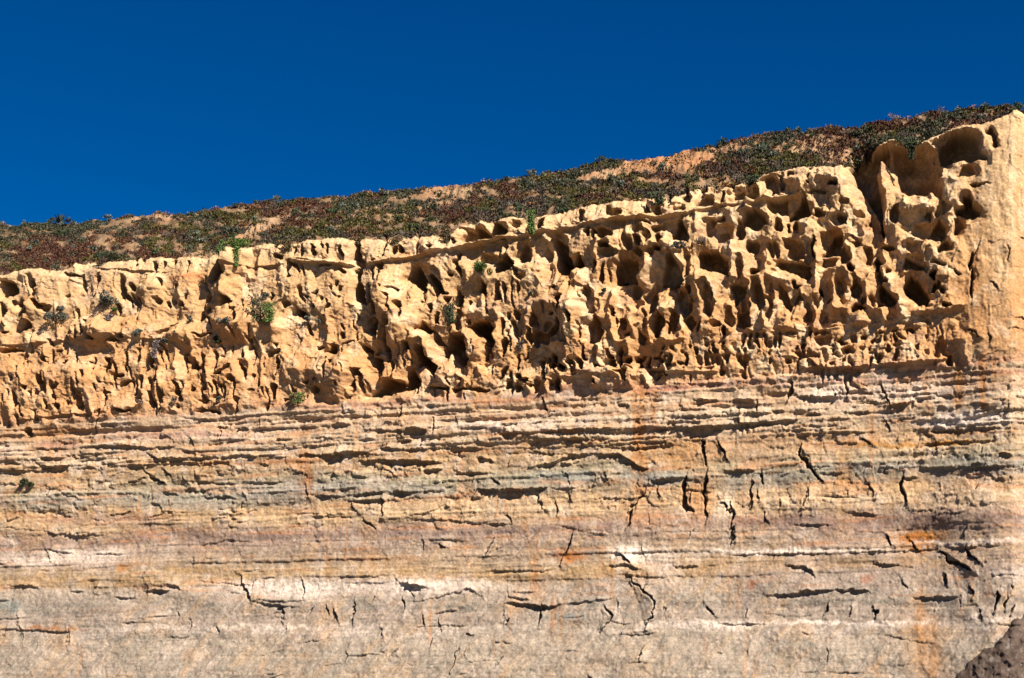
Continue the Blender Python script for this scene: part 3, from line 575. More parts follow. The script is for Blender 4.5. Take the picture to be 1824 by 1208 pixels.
# iron stains and pale scars: x, y, rx, ry, strength, colour
for (sx, sy, rx, ry, k, c) in [(1635, 962, 34, 18, .9, (.55, .24, .05)), (1665, 952, 30, 8, .5, (.58, .30, .08)), (1020, 992, 26, 12, .75, (.52, .24, .09)), (1340, 1040, 10, 8, .7, (.45, .18, .08)),
                               (1545, 1030, 14, 8, .7, (.45, .2, .1)), (222, 1012, 12, 8, .7, (.55, .3, .12)), (100, 1122, 60, 4, .6, (.5, .25, .1)), (1140, 780, 12, 100, .55, (.55, .28, .12)),
                               (1165, 740, 8, 60, .4, (.55, .28, .12)), (546, 850, 14, 34, .7, (.48, .22, .09)), (1215, 815, 60, 26, .5, (.55, .33, .15)), (1240, 890, 26, 36, .5, (.58, .34, .17)), (1290, 905, 16, 36, .7, (.70, .64, .52)),
                               (1150, 925, 50, 20, .45, (.58, .34, .18)), (840, 910, 16, 16, .7, (.70, .58, .40)), (1640, 1150, 30, 70, .4, (.56, .38, .21)), (1660, 1195, 34, 40, .3, (.55, .36, .2)), (1125, 985, 26, 16, .7, (.64, .58, .5)),
                               (1500, 865, 16, 60, .5, (.58, .4, .22)), (700, 1000, 60, 14, .4, (.58, .38, .2)), (350, 1015, 60, 7, .6, (.5, .34, .15)), (770, 1048, 90, 14, .5, (.64, .58, .52)), (500, 1048, 80, 15, .55, (.64, .58, .53)),
                               (1010, 1095, 40, 8, .6, (.30, .34, .33)), (20, 1080, 30, 14, .6, (.28, .32, .30)), (1000, 850, 100, 10, .5, (.40, .43, .40)), (330, 495, 40, 3.5, .7, (.6, .27, .13)), (470, 1160, 40, 40, .25, (.6, .5, .36)), (1710, 690, 12, 40, .5, (.58, .33, .16)), (1752, 690, 7, 60, .6, (.55, .28, .12)),
                               (1380, 985, 60, 8, .5, (.6, .5, .44)), (1300, 1115, 60, 7, .6, (.66, .62, .56)), (1560, 1112, 60, 5, .6, (.66, .62, .56)), (1725, 750, 60, 10, .6, (.66, .61, .54)), (1600, 790, 100, 6, .5, (.58, .36, .14)), (1400, 930, 150, 14, .6, (.33, .24, .20)), (1700, 925, 110, 22, .6, (.33, .25, .21)), (1550, 1010, 260, 40, .35, (.36, .29, .26)), (1330, 790, 160, 26, .35, (.58, .40, .26)), (1760, 850, 70, 16, .4, (.4, .33, .29)),
                               (1470, 700, 40, 20, .35, (.66, .58, .48)), (1570, 690, 30, 18, .4, (.66, .6, .52)), (150, 1000, 90, 10, .4, (.62, .52, .44)), (200, 925, 120, 12, .4, (.40, .29, .25)), (640, 450, 60, 30, .2, (.7, .6, .42)), (1715, 450, 9, 160, .45, (.60, .36, .17)), (1745, 520, 6, 120, .45, (.58, .34, .16)), (1800, 330, 10, 130, .6, (.82, .70, .50)), (1700, 590, 14, 60, .4, (.60, .36, .18)), (1770, 430, 7, 150, .5, (.80, .66, .44)), (1735, 330, 12, 80, .4, (.62, .42, .24)), (1812, 520, 8, 100, .4, (.60, .38, .2)),
(1128, 780, 4, 110, 0.7, (.52, .30, .14)),
(1142, 770, 3.5, 120, 0.8, (.52, .30, .14)),
(1152, 800, 5, 80, 0.5, (.52, .30, .14)),
(1168, 750, 3, 70, 0.6, (.52, .30, .14)),
(1235, 760, 3, 40, 0.5, (.52, .30, .14)),
(1500, 860, 10, 55, 0.5, (.52, .30, .14)),
(1515, 850, 4, 60, 0.5, (.52, .30, .14)),
(1092, 1030, 4, 60, 0.6, (.52, .30, .14)),
(1075, 1000, 3, 50, 0.5, (.52, .30, .14)),
(548, 855, 8, 34, 0.6, (.52, .30, .14)),
(1655, 740, 5, 60, 0.5, (.52, .30, .14)),
(1708, 690, 7, 45, 0.6, (.52, .30, .14)),
(1752, 700, 4, 60, 0.6, (.52, .30, .14)),
(1770, 660, 4, 50, 0.4, (.52, .30, .14)),
(1640, 1120, 10, 70, 0.5, (.52, .30, .14)),
(1662, 1160, 12, 60, 0.5, (.52, .30, .14)),
(90, 780, 5, 60, 0.5, (.52, .30, .14)),
(110, 800, 4, 50, 0.4, (.52, .30, .14)),
(500, 790, 4, 40, 0.4, (.52, .30, .14)),
(940, 930, 4, 40, 0.4, (.52, .30, .14)),
(550, 1045, 150, 15, 0.85, (.70, .64, .58)),
(760, 1043, 120, 13, 0.8, (.70, .64, .58)),
(90, 995, 110, 12, 0.6, (.70, .64, .58)),
(180, 985, 60, 9, 0.5, (.70, .64, .58)),
(420, 1118, 260, 5, 0.5, (.70, .64, .58)),
(1240, 1113, 110, 8, 0.85, (.70, .64, .58)),
(1500, 1110, 150, 4, 0.8, (.70, .64, .58)),
(1750, 1103, 50, 5, 0.7, (.70, .64, .58)),
(1400, 983, 180, 5, 0.85, (.70, .64, .58)),
(1720, 967, 100, 4, 0.85, (.70, .64, .58)),
(1130, 985, 42, 20, 0.8, (.74, .69, .62)),
(1790, 1010, 60, 24, 0.4, (.56, .5, .48)),
(1440, 890, 140, 24, 0.6, (.68, .56, .40)),
(1730, 890, 110, 18, 0.5, (.68, .56, .40)),
(1720, 752, 90, 13, 0.85, (.70, .64, .58)),
(1650, 791, 110, 3.5, 0.9, (.58, .32, .10)),
(1640, 815, 26, 34, 0.6, (.60, .46, .32)),
(1690, 868, 40, 26, 0.5, (.60, .47, .34)),
(1725, 920, 18, 30, 0.5, (.60, .48, .36)),
(1585, 765, 50, 22, 0.5, (.60, .45, .30)),
(1100, 1160, 320, 60, 0.4, (.50, .45, .37)),
(900, 900, 150, 22, 0.5, (.68, .56, .40)),
(640, 905, 120, 14, 0.4, (.68, .56, .40)),
(1300, 745, 100, 10, 0.5, (.66, .57, .44)),
(900, 760, 120, 8, 0.5, (.70, .64, .58)),
(420, 745, 200, 14, 0.4, (.68, .56, .42)),
(330, 775, 120, 7, 0.5, (.58, .36, .30)),
(1480, 700, 60, 16, 0.5, (.70, .64, .58)),
(1640, 700, 60, 18, 0.4, (.70, .64, .58)),
(1230, 790, 40, 20, 0.6, (.56, .36, .18)),
(80, 770, 90, 26, 0.5, (.60, .38, .20)),
(480, 870, 160, 14, 0.35, (.46,.44,.40)),
(1180, 850, 60, 10, 0.5, (.42,.44,.42)),
(1700, 825, 100, 8, 0.6, (.36,.35,.32)),
(1550, 832, 100, 6, 0.5, (.38,.37,.34)),
(1180, 1010, 30, 30, 0.4, (.70, .64, .58))]:
    g = np.exp(-(((WX + 4 * n_c - sx) / rx) ** 2 + ((WY - sy) / ry) ** 2) ** 1.5)
    mixc(g * k * (1.0 + 0.7 * n_c), np.array(c) * (1.22 if min(c) > .5 else 1.0))
# vertical wash streaks
strk = fbm(X / 5, Y / 130, 3, 9); strm = sstep(0.1, 0.6, fbm(X / 60, Y / 110, 2, 11))
mixc(lower * sstep(0.15, 0.6, strk) * strm * 0.65, (.56, .33, .17))
mixc(lower * sstep(0.2, 0.6, fbm(X / 5 + 70, Y / 60, 3, 3)) * (1 - strm) * 0.2, (.64, .58, .52))
COL *= (1 + 0.10 * n_c + 0.08 * w3 + 0.05 * w4)[..., None]
tone = upper[..., None] * np.array([0.545, 0.440, 0.360], f32) + lower[..., None] * np.array([0.51, 0.437, 0.378], f32)
COL = np.clip(COL.mean((0, 1)) + (COL - COL.mean((0, 1))) * (1 + 0.25 * lower[..., None]), .05, .95)
COL = np.clip(COL * tone, 0.015, 0.6).astype(f32)

# ------------------------------------------------------------------ mesh output
def build_mesh(name, verts, quads, cols=None, smooth=True):
    me = bpy.data.meshes.new(name)
    nv, nq, k = len(verts), len(quads), quads.shape[1]
    me.vertices.add(nv); me.vertices.foreach_set('co', np.ascontiguousarray(verts, f32).ravel())
    me.loops.add(nq * k); me.loops.foreach_set('vertex_index', np.ascontiguousarray(quads, np.int32).ravel())
    me.polygons.add(nq)
    me.polygons.foreach_set('loop_start', np.arange(0, nq * k, k, dtype=np.int32))
    me.polygons.foreach_set('use_smooth', np.full(nq, smooth))
    me.update(calc_edges=True)
    if cols is not None:
        at = me.color_attributes.new('albedo', 'FLOAT_COLOR', 'POINT')
        c4 = np.ones((nv, 4), f32); c4[:, :3] = cols
        at.data.foreach_set('color', c4.ravel())
    return me

def link(name, me, mat, parent=None, **props):
    o = bpy.data.objects.new(name, me)
    scene.collection.objects.link(o)
    if me is not None and mat is not None and len(me.materials) == 0: me.materials.append(mat)
    if parent is not None: o.parent = parent
    for k, v in props.items(): o[k] = v
    return o

def rock_material(name, grain, bump, rough=0.95):
    m = bpy.data.materials.new(name); m.use_nodes = True
    nt = m.node_tree; b = nt.nodes['Principled BSDF']
    b.inputs['Roughness'].default_value = rough
    b.inputs['Specular IOR Level'].default_value = 0.08
    at = nt.nodes.new('ShaderNodeVertexColor'); at.layer_name = 'albedo'
    tc = nt.nodes.new('ShaderNodeTexCoord')
    n1 = nt.nodes.new('ShaderNodeTexNoise'); n1.inputs['Scale'].default_value = 5.0; n1.inputs['Detail'].default_value = 5; n1.inputs['Roughness'].default_value = 0.7
    nt.links.new(tc.outputs['Object'], n1.inputs['Vector'])
    mp = nt.nodes.new('ShaderNodeMapRange'); mp.inputs[1].default_value = 0.3; mp.inputs[2].default_value = 0.7
    mp.inputs[3].default_value = 1 - grain; mp.inputs[4].default_value = 1 + grain
    nt.links.new(n1.outputs['Fac'], mp.inputs[0])
    mx = nt.nodes.new('ShaderNodeMix'); mx.data_type = 'RGBA'; mx.blend_type = 'MULTIPLY'; mx.inputs[0].default_value = 1
    nt.links.new(at.outputs['Color'], mx.inputs[6]); nt.links.new(mp.outputs[0], mx.inputs[7])
    nt.links.new(mx.outputs[2], b.inputs['Base Color'])
    bp = nt.nodes.new('ShaderNodeBump'); bp.inputs['Strength'].default_value = bump; bp.inputs['Distance'].default_value = 0.2
    n2 = nt.nodes.new('ShaderNodeTexNoise'); n2.inputs['Scale'].default_value = 4.0; n2.inputs['Detail'].default_value = 8; n2.inputs['Roughness'].default_value = 0.75
    nt.links.new(tc.outputs['Object'], n2.inputs['Vector'])
    nt.links.new(n2.outputs['Fac'], bp.inputs['Height']); nt.links.new(bp.outputs['Normal'], b.inputs['Normal'])
    return m
M_sand = rock_material('sandstone', 0.34, 0.5)
M_beds = rock_material('bedded_mudstone', 0.38, 0.55)
M_soil = rock_material('hill_soil', 0.3, 0.8)

PF, CF = P, COL
def grid_quads(r0, r1, nc, off=0):
    i = (np.arange(r0, r1)[:, None] * nc + np.arange(nc - 1)[None, :]).ravel() - off
    return np.stack([i, i + 1, i + nc + 1, i + nc], -1)
def grid_object(name, P3, C3, r0, r1, mat, **props):
    nc = P3.shape[1]
    me = build_mesh(name, P3[r0:r1 + 1].reshape(-1, 3), grid_quads(0, r1 - r0, nc), C3[r0:r1 + 1].reshape(-1, 3))
    return link(name, me, mat, **props)
grid_object('layered_cliff', PF, CF, 0, NLOW, M_beds, kind='structure')
grid_object('sandstone_cliff', PF, CF, NLOW, PF.shape[0] - 1, M_sand, kind='structure')

# raised dark brown heap with paler patches, at the cliff foot on the right
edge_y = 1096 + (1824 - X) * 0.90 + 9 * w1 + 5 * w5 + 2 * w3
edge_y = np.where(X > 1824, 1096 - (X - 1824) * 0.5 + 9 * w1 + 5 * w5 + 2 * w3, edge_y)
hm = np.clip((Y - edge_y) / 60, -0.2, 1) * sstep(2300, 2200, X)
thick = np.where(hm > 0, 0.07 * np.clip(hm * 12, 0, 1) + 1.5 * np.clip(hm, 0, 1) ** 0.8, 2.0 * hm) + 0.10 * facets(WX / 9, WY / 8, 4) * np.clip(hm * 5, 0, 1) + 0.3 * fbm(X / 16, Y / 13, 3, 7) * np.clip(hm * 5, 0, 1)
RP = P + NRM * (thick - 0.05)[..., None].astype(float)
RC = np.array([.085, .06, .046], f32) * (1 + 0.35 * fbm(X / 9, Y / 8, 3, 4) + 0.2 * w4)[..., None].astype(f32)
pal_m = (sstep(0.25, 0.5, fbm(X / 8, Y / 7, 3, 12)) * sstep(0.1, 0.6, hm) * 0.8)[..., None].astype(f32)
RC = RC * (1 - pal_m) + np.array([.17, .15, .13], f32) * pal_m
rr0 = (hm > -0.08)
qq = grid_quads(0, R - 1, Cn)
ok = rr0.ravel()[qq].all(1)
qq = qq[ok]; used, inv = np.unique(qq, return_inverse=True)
link('dark_heap', build_mesh('dark_heap', RP.reshape(-1, 3)[used], inv.reshape(-1, 4), RC.reshape(-1, 3)[used]), M_soil, kind='structure')

# ------------------------------------------------------------------ hillside above the rim
hx = np.concatenate([np.arange(-900, -60, 14.0), np.arange(-60, 1890, 2.6), np.arange(1890, 2700, 14.0)])
ht = np.linspace(0, 1.0, 84)
hr, hs_ = RIM(hx), SKYLINE(hx)
HX = np.broadcast_to(hx, (len(ht), len(hx)))
HY = hr + (hs_ - hr) * ht[:, None]
Dm = np.maximum(0.19 * (hr - hs_), 2.5)
nx1 = fbm(HX / 40, HY / 20, 3, 2)
back = 0.7 + Dm * ht[:, None] + 0.0 * nx1
HP = on_face(HX, HY, back)
bare = np.zeros(HY.shape)
# bare ground: x, y, rx, ry, rot, strength
for (bx, by, rx, ry, rot, k) in [(800, 341, 52, 13, -4, 1), (1190, 289, 95, 19, -6, 1), (1090, 310, 70, 9, -14, 1), (455, 410, 60, 9, -28, 1), (270, 386, 45, 7, -5, .9), (380, 452, 60, 8, -3, .8), (790, 362, 50, 6, -12, .8),
                                 (660, 376, 45, 6, -10, .7), (1440, 262, 60, 14, -4, .8), (1490, 282, 40, 12, -8, .9), (1290, 268, 40, 10, -8, .9), (180, 432, 70, 6, -8, .5), (820, 402, 30, 8, -10, .7), (1340, 250, 24, 7, -5, .7),
                                 (1700, 225, 60, 7, -5, .7), (1780, 205, 24, 10, 10, .7), (1150, 320, 60, 7, -8, .5), (220, 410, 40, 6, -5, .5), (580, 384, 30, 6, -10, .6), (150, 470, 70, 6, -5, .7), (500, 388, 20, 8, -20, .5)]:
    c, s = math.cos(math.radians(rot)), math.sin(math.radians(rot))
    dx, dy = HX - bx + 9 * nx1, HY - by + 5 * fbm(HX / 14, HY / 9, 2, 5)
    ex, ey = (dx * c + dy * s) / rx, (-dx * s + dy * c) / ry
    bare = np.maximum(bare, k * sstep(1.15, 0.8, np.sqrt(ex ** 2 + ey ** 2)))
gully = 1 - np.abs(fbm(HX / 7 + 0.3 * HY / 7, HY / 34, 3, 8))
bump_h = 0.45 * nx1 + 0.35 * fbm(HX / 11, HY / 6, 2, 6) + 0.55 * (1 - bare) * np.clip(fbm(HX / 13 + 8, HY / 5, 2, 3), -.2, 1) + 0.5 * bare * (gully ** 2 - 0.6)
# short scarps where the soil is gullied
HP = HP + UP * (bump_h * np.clip(ht[:, None] * 6 + 0.6, 0, 1))[..., None] * 0.55 + NRM * (0.5 * (1 - ht[:, None] ** 3) * bare * (gully ** 2 - 0.5))[..., None]
rimP = np.stack([np.interp(hx, PXC, P[-1][:, k]) for k in range(3)], -1)
HP = HP + (rimP - HP[0])[None] * (np.clip(1 - ht / 0.3, 0, 1) ** 2)[:, None, None]
HC = np.empty(HY.shape + (3,), f32)
soil_a = np.array([.23, .125, .065]); soil_b = np.array([.27, .17, .095]); litter = np.array([.075, .055, .033])
m = sstep(-0.3, 0.4, fbm(HX / 18, HY / 9, 2, 9))[..., None]
HC[:] = (soil_a * (1 - m) + soil_b * m)
lit_m = ((1 - bare) * (0.55 + 0.4 * fbm(HX / 9, HY / 5, 2, 11)))[..., None]
HC = HC * (1 - np.clip(lit_m, 0, 1)) + litter * np.clip(lit_m, 0, 1)
redb = np.exp(-(((HX - 1190) / 110) ** 2 + ((HY - 285) / 24) ** 2))[..., None] * bare[..., None] * 0.6
HC = HC * (1 - redb) + np.array([.31, .135, .055]) * redb
top = []
for bk, dz in ((3, .5), (9, .7), (30, .9), (90, 0.0), (260, -6)):
    top.append(HP[-1] - NRM * bk + UP * dz)
HPF = np.concatenate([HP, np.stack(top)], 0); HCF = np.concatenate([HC, np.stack([HC[-1]] * 5)], 0)
grid_object('hillside', HPF, HCF, 0, HPF.shape[0] - 1, M_soil, kind='structure')

# beach in front of the cliff, out to the horizon behind the camera
M_beach = bpy.data.materials.new('beach_sand'); M_beach.use_nodes = True
nt = M_beach.node_tree; bsdf = nt.nodes['Principled BSDF']; bsdf.inputs['Roughness'].default_value = 0.9
tn = nt.nodes.new('ShaderNodeTexNoise'); tn.inputs['Scale'].default_value = 0.6; tn.inputs['Detail'].default_value = 8
tcn = nt.nodes.new('ShaderNodeTexCoord'); nt.links.new(tcn.outputs['Object'], tn.inputs['Vector'])
rp = nt.nodes.new('ShaderNodeValToRGB'); rp.color_ramp.elements[0].color = (.06, .05, .04, 1); rp.color_ramp.elements[1].color = (.12, .10, .08, 1)
nt.links.new(tn.outputs['Fac'], rp.inputs[0]); nt.links.new(rp.outputs[0], bsdf.inputs['Base Color'])
gx = np.concatenate([[-3000, -900], np.linspace(-300, 300, 61), [900, 3000]]); gy = np.concatenate([[-3000, -800], np.linspace(-200, 240, 45)])
GX, GY = np.meshgrid(gx, gy)
GZ = 0.05 * vnoise(GX / 9, GY / 9, 3) - 0.05
link('beach', build_mesh('beach', np.stack([GX, GY, GZ], -1).reshape(-1, 3), grid_quads(0, len(gy) - 1, len(gx))), M_beach, kind='structure')

# ------------------------------------------------------------------ vegetation
def leaf_material(name):
    m = bpy.data.materials.new(name); m.use_nodes = True
    nt = m.node_tree; b = nt.nodes['Principled BSDF']
    b.inputs['Roughness'].default_value = 0.7; b.inputs['Specular IOR Level'].default_value = 0.15
    at = nt.nodes.new('ShaderNodeVertexColor'); at.layer_name = 'albedo'
    tc = nt.nodes.new('ShaderNodeTexCoord')
    n1 = nt.nodes.new('ShaderNodeTexNoise'); n1.inputs['Scale'].default_value = 9.0
    nt.links.new(tc.outputs['Object'], n1.inputs['Vector'])
    mp = nt.nodes.new('ShaderNodeMapRange'); mp.inputs[1].default_value = 0.3; mp.inputs[2].default_value = 0.7; mp.inputs[3].default_value = 0.75; mp.inputs[4].default_value = 1.25
    nt.links.new(n1.outputs['Fac'], mp.inputs[0])
    mx = nt.nodes.new('ShaderNodeMix'); mx.data_type = 'RGBA'; mx.blend_type = 'MULTIPLY'; mx.inputs[0].default_value = 1
    nt.links.new(at.outputs['Color'], mx.inputs[6]); nt.links.new(mp.outputs[0], mx.inputs[7])
    nt.links.new(mx.outputs[2], b.inputs['Base Color'])
    return m
M_leaf = leaf_material('foliage'); M_twig = leaf_material('twigs')

def leaves_mesh(name, centers, dirs, length, width, cols, seed=0):
    """one two-triangle leaf per centre: a kite along dirs"""
    r = np.random.RandomState(seed); n = len(centers)
    d = dirs / np.maximum(np.linalg.norm(dirs, axis=1, keepdims=True), 1e-6)
    side = np.cross(d, r.normal(size=(n, 3))); side /= np.maximum(np.linalg.norm(side, axis=1, keepdims=True), 1e-6)
    L = np.asarray(length).reshape(-1, 1) * np.ones((n, 1)); W = np.asarray(width).reshape(-1, 1) * np.ones((n, 1))
    v = np.stack([centers - d * L * .5, centers + side * W * .5, centers + d * L * .5, centers - side * W * .5], 1).reshape(-1, 3)
    q = np.arange(n * 4).reshape(n, 4)
    return build_mesh(name, v, q, np.repeat(cols, 4, 0), smooth=False)

def pick(r, pal, n):
    pal = np.array(pal, float)
    c = pal[r.randint(0, len(pal), n)]
    return c * r.uniform(0.75, 1.25, (n, 1))

# ground cover: what nobody could count
r = np.random.RandomState(3)
NT = 125000
tx = r.uniform(-200, 1850, NT); tt = r.uniform(0.0, 1.0, NT)
ci = np.clip(np.searchsorted(hx, tx), 0, len(hx) - 1)
ri = np.clip(np.searchsorted(ht, tt), 0, len(ht) - 2)
base = HP[ri, ci] + (HP[ri + 1, ci] - HP[ri, ci]) * ((tt - ht[ri]) / (ht[ri + 1] - ht[ri]))[:, None]
base += A * r.uniform(-.1, .1, (NT, 1)) + NRM * r.uniform(-.1, .1, (NT, 1))
tpx, tpy = tx, RIM(tx) + (SKYLINE(tx) - RIM(tx)) * tt
bv = bare[ri, ci]
patch = fbm(tpx / 45, tpy / 16, 3, 4); patch2 = fbm(tpx / 30 + 50, tpy / 11, 3, 7); gap = 0.6 * fbm(tpx / 12, tpy / 5, 2, 10) + 0.6 * fbm(tpx / 38, tpy / 9, 2, 13)
keep = (r.rand(NT) > 0.93 * bv) & (gap > -0.30 + 0.25 * r.rand(NT))
grn = [(.055, .07, .035), (.075, .085, .045), (.10, .105, .065), (.05, .06, .035), (.13, .13, .09)]
olv = [(.13, .125, .03), (.10, .10, .025), (.16, .14, .045), (.085, .075, .03)]
red = [(.15, .06, .04), (.11, .045, .04), (.19, .085, .035), (.09, .045, .035), (.12, .07, .04)]
pur = [(.12, .09, .075), (.09, .075, .055), (.17, .13, .10), (.075, .06, .045)]
cg, co, cr_, cpu = pick(r, grn, NT), pick(r, olv, NT), pick(r, red, NT), pick(r, pur, NT)
def blob(x, y, rx, ry): return np.exp(-(((tpx - x) / rx) ** 2 + ((tpy - y) / ry) ** 2))
s_red = patch * 1.2 + 0.9 * blob(540, 385, 70, 22) + 0.9 * blob(110, 440, 90, 16) + 1.0 * blob(800, 402, 50, 14) + .7 * blob(1450, 255, 120, 20) + 0.7 * blob(1650, 215, 120, 14) + 0.5 * blob(60, 460, 60, 20)
s_olv = patch2 * 1.2 + 1.2 * blob(690, 400, 110, 16) + .9 * blob(1120, 340, 120, 16) + .8 * blob(280, 440, 40, 12) + .6 * blob(300, 412, 50, 12) + .7 * blob(1400, 285, 70, 12)
s_grn = 0.15 - patch + 0.9 * blob(60, 410, 160, 16) + .6 * blob(700, 355, 120, 14) + 0.4 * blob(1000, 325, 100, 20)
s_pur = 0.1 - patch2 + 0.4 * gap
S = np.stack([s_grn, s_olv, s_red, s_pur], 1) + r.normal(0, .18, (NT, 4))
ch = S.argmax(1)
tc_ = np.array([.50, .46, .42]) * np.where((ch == 0)[:, None], cg, np.where((ch == 1)[:, None], co, np.where((ch == 2)[:, None], cr_, cpu)))
base, tc_ = base[keep], tc_[keep]
n = len(base)
cent, dirs, cols_, ll, ww_ = [], [], [], [], []
for k in range(3):
    d = UP * 0.7 + NRM * 0.25 + r.normal(0, .55, (n, 3)); 
    L = r.uniform(.16, .40, n)
    cent.append(base + d / np.linalg.norm(d, axis=1, keepdims=True) * L[:, None] * .45 + r.normal(0, .06, (n, 3))); dirs.append(d); cols_.append(tc_ * r.uniform(.8, 1.2, (n, 1))); ll.append(L); ww_.append(r.uniform(.09, .2, n))
gc = leaves_mesh('ground_cover', np.concatenate(cent), np.concatenate(dirs), np.concatenate(ll), np.concatenate(ww_), np.concatenate(cols_), 5)
link('ground_cover', gc, M_leaf, kind='stuff', label='low red, olive and green ground cover over the slope', category='ground cover')

# shrubs of the slope, one object each
def shrub_mesh(name, seed, w, h, pal, nleaf, leaf=(.10, .05), spiky=0.3):
    r = np.random.RandomState(seed)
    nb = 7
    bc = np.stack([np.clip(r.normal(0, .28 * w, nb), -.4 * w, .4 * w), np.clip(r.normal(0, .25 * w, nb), -.36 * w, .36 * w), r.uniform(.25, .75, nb) * h], 1)
    br = r.uniform(.22, .4, nb) * w * .8
    k = r.randint(0, nb, nleaf)
    dd = r.normal(size=(nleaf, 3)); dd /= np.linalg.norm(dd, axis=1, keepdims=True)
    rad = br[k] * r.uniform(.35, 1, nleaf) ** .5
    c = bc[k] + dd * rad[:, None] * np.array([1, 1, .75]); c[:, 2] = np.maximum(c[:, 2], r.uniform(.02, .12, nleaf))
    d = dd * .6 + np.array([0, 0, spiky]) + r.normal(0, .35, (nleaf, 3))
    clump = r.uniform(.7, 1.3, nb)[k][:, None]
    return leaves_mesh(name, c, d, r.uniform(.7, 1.5, nleaf) * leaf[0], r.uniform(.7, 1.4, nleaf) * leaf[1], pick(r, pal, nleaf) * clump, seed)

KINDS = [
    ('green_shrub', 'dark green shrub', 'dark green shrubs on the slope', [(.022, .034, .016), (.032, .045, .02), (.042, .058, .026)], .62, .55),
    ('sage_shrub', 'grey-green shrub', 'grey-green shrubs on the slope', [(.075, .085, .06), (.055, .065, .045), (.10, .11, .08), (.04, .05, .034)], .62, .5),
    ('dry_shrub', 'dry brown shrub', 'dry brown shrubs on the slope', [(.14, .10, .075), (.19, .14, .10), (.10, .07, .055), (.23, .18, .14)], .55, .45),
    ('red_succulent', 'reddish ice plant mat', 'reddish ice plant mats on the slope', [(.15, .06, .035), (.19, .085, .03), (.11, .05, .035), (.12, .10, .03)], .75, .25),
]
protos = []
for ki, (nm, lab, grp, pal, w, h) in enumerate(KINDS):
    protos.append([shrub_mesh(nm, 100 + ki * 10 + v, w, h, pal, 150, (.13, .07) if ki != 2 else (.2, .02), .5 if ki != 3 else .8) for v in range(3)])
r = np.random.RandomState(21)
LANDMARKS = [(150, 'near the lone skyline agave'), (330, 'above the small rim notches'), (520, 'behind the jutting block'), (720, 'above the dark vertical clefts'), (900, 'above the long shelf'),
             (1080, 'above the broad pale dome'), (1290, 'beside the red gullied bank'), (1500, 'above the pale pitted block'), (1690, 'above the biggest cavity'), (9999, 'above the smooth corner wall')]
made = 0; tries = 0
placed = []
hbin = lambda x, t: (np.clip(np.searchsorted(hx, x), 0, len(hx) - 1), np.clip(np.searchsorted(ht, t), 0, len(ht) - 1))
while made < 250 and tries < 6000:
    tries += 1
    x = r.uniform(-30, 1815); t = r.uniform(0.0, 1.0) if r.rand() > .28 else r.uniform(.93, 1.0)
    c, rr = hbin(x, t)
    if bare[rr, c] > .45 and r.rand() > .12: continue
    p = HP[rr, c]
    if any((p[0] - q[0]) ** 2 + (p[1] - q[1]) ** 2 < .8 for q in placed): continue
    yy = RIM(x) + (SKYLINE(x) - RIM(x)) * t
    pg = [1.0 + .8 * (x < 400) + .5 * (500 < x < 1050), 1.0 + .8 * (x < 350), .7, .5 + 1.5 * (t < .4) * (x > 450) + .5 * (x > 1300)]
    ki = r.choice(4, p=np.array(pg) / sum(pg))
    nm, lab, grp = KINDS[ki][:3]
    s = r.choice([r.uniform(.7, 1.2), r.uniform(1.2, 2.1)])
    lm = LANDMARKS[int(np.searchsorted([b_[0] for b_ in LANDMARKS], x))][1]
    row = 'on the skyline' if t > .93 else 'high on the slope' if t > .62 else 'midway up the slope' if t > .3 else 'close to the rim'
    size = 'big' if s > 1.4 else 'small'
    o = link(nm, protos[ki][r.randint(3)], M_leaf, label='%s %s %s %s' % (size, lab, row, lm), category='shrub', group=grp)
    o.location = p - UP * .05; o.rotation_euler = (0, 0, r.uniform(0, 6.28)); o.scale = (s * r.uniform(.9, 1.3), s, s * r.uniform(.8, 1.15))
    placed.append(p); made += 1

def hill_point(px, py):
    x = px; t = (py - RIM(x)) / (SKYLINE(x) - RIM(x)); c, rr = hbin(x, t)
    return HP[rr, c]
def face_point(px, py):
    c = np.clip(np.searchsorted(PXC, px), 0, Cn - 1)
    # project the finished surface of the columns near by and take the nearest line of sight
    sub = P[:, max(c - 14, 0):c + 15].reshape(-1, 3) - CAM
    f = sub[:, 1] * cp + sub[:, 2] * sp
    u = PW / 2 + FPX * sub[:, 0] / f; v = PH / 2 - FPX * (-sub[:, 1] * sp + sub[:, 2] * cp) / f
    i = np.argmin((u - px) ** 2 + (v - py) ** 2 + 0.02 * f)
    return sub[i] + CAM

def twig_mesh(name, seed, w, h, n=14, col=(.13, .10, .08), hang=False):
    r = np.random.RandomState(seed); vs, qs = [], []
    for k in range(n):
        a = np.array([r.normal(0, .08 * w), r.normal(0, .08 * w), 0])
        b = np.array([r.normal(0, .38 * w), r.normal(0, .3 * w), (-1 if hang else 1) * h * r.uniform(.5, .95)])
        t = .018; m_ = (a + b) / 2 + r.normal(0, .05 * w, 3)
        for (p, q, t0, t1) in ((a, m_, t, t * .7), (m_, b, t * .7, t * .3)):
            i = len(vs)
            for (pt, tk) in ((p, t0), (q, t1)):
                for ang in (0, 2.1, 4.2): vs.append(pt + np.array([math.cos(ang) * tk, math.sin(ang) * tk, 0]))
            for j in range(3): qs.append([i + j, i + (j + 1) % 3, i + 3 + (j + 1) % 3, i + 3 + j])
    return build_mesh(name, np.array(vs), np.array(qs), np.tile(np.array(col, f32), (len(vs), 1)))

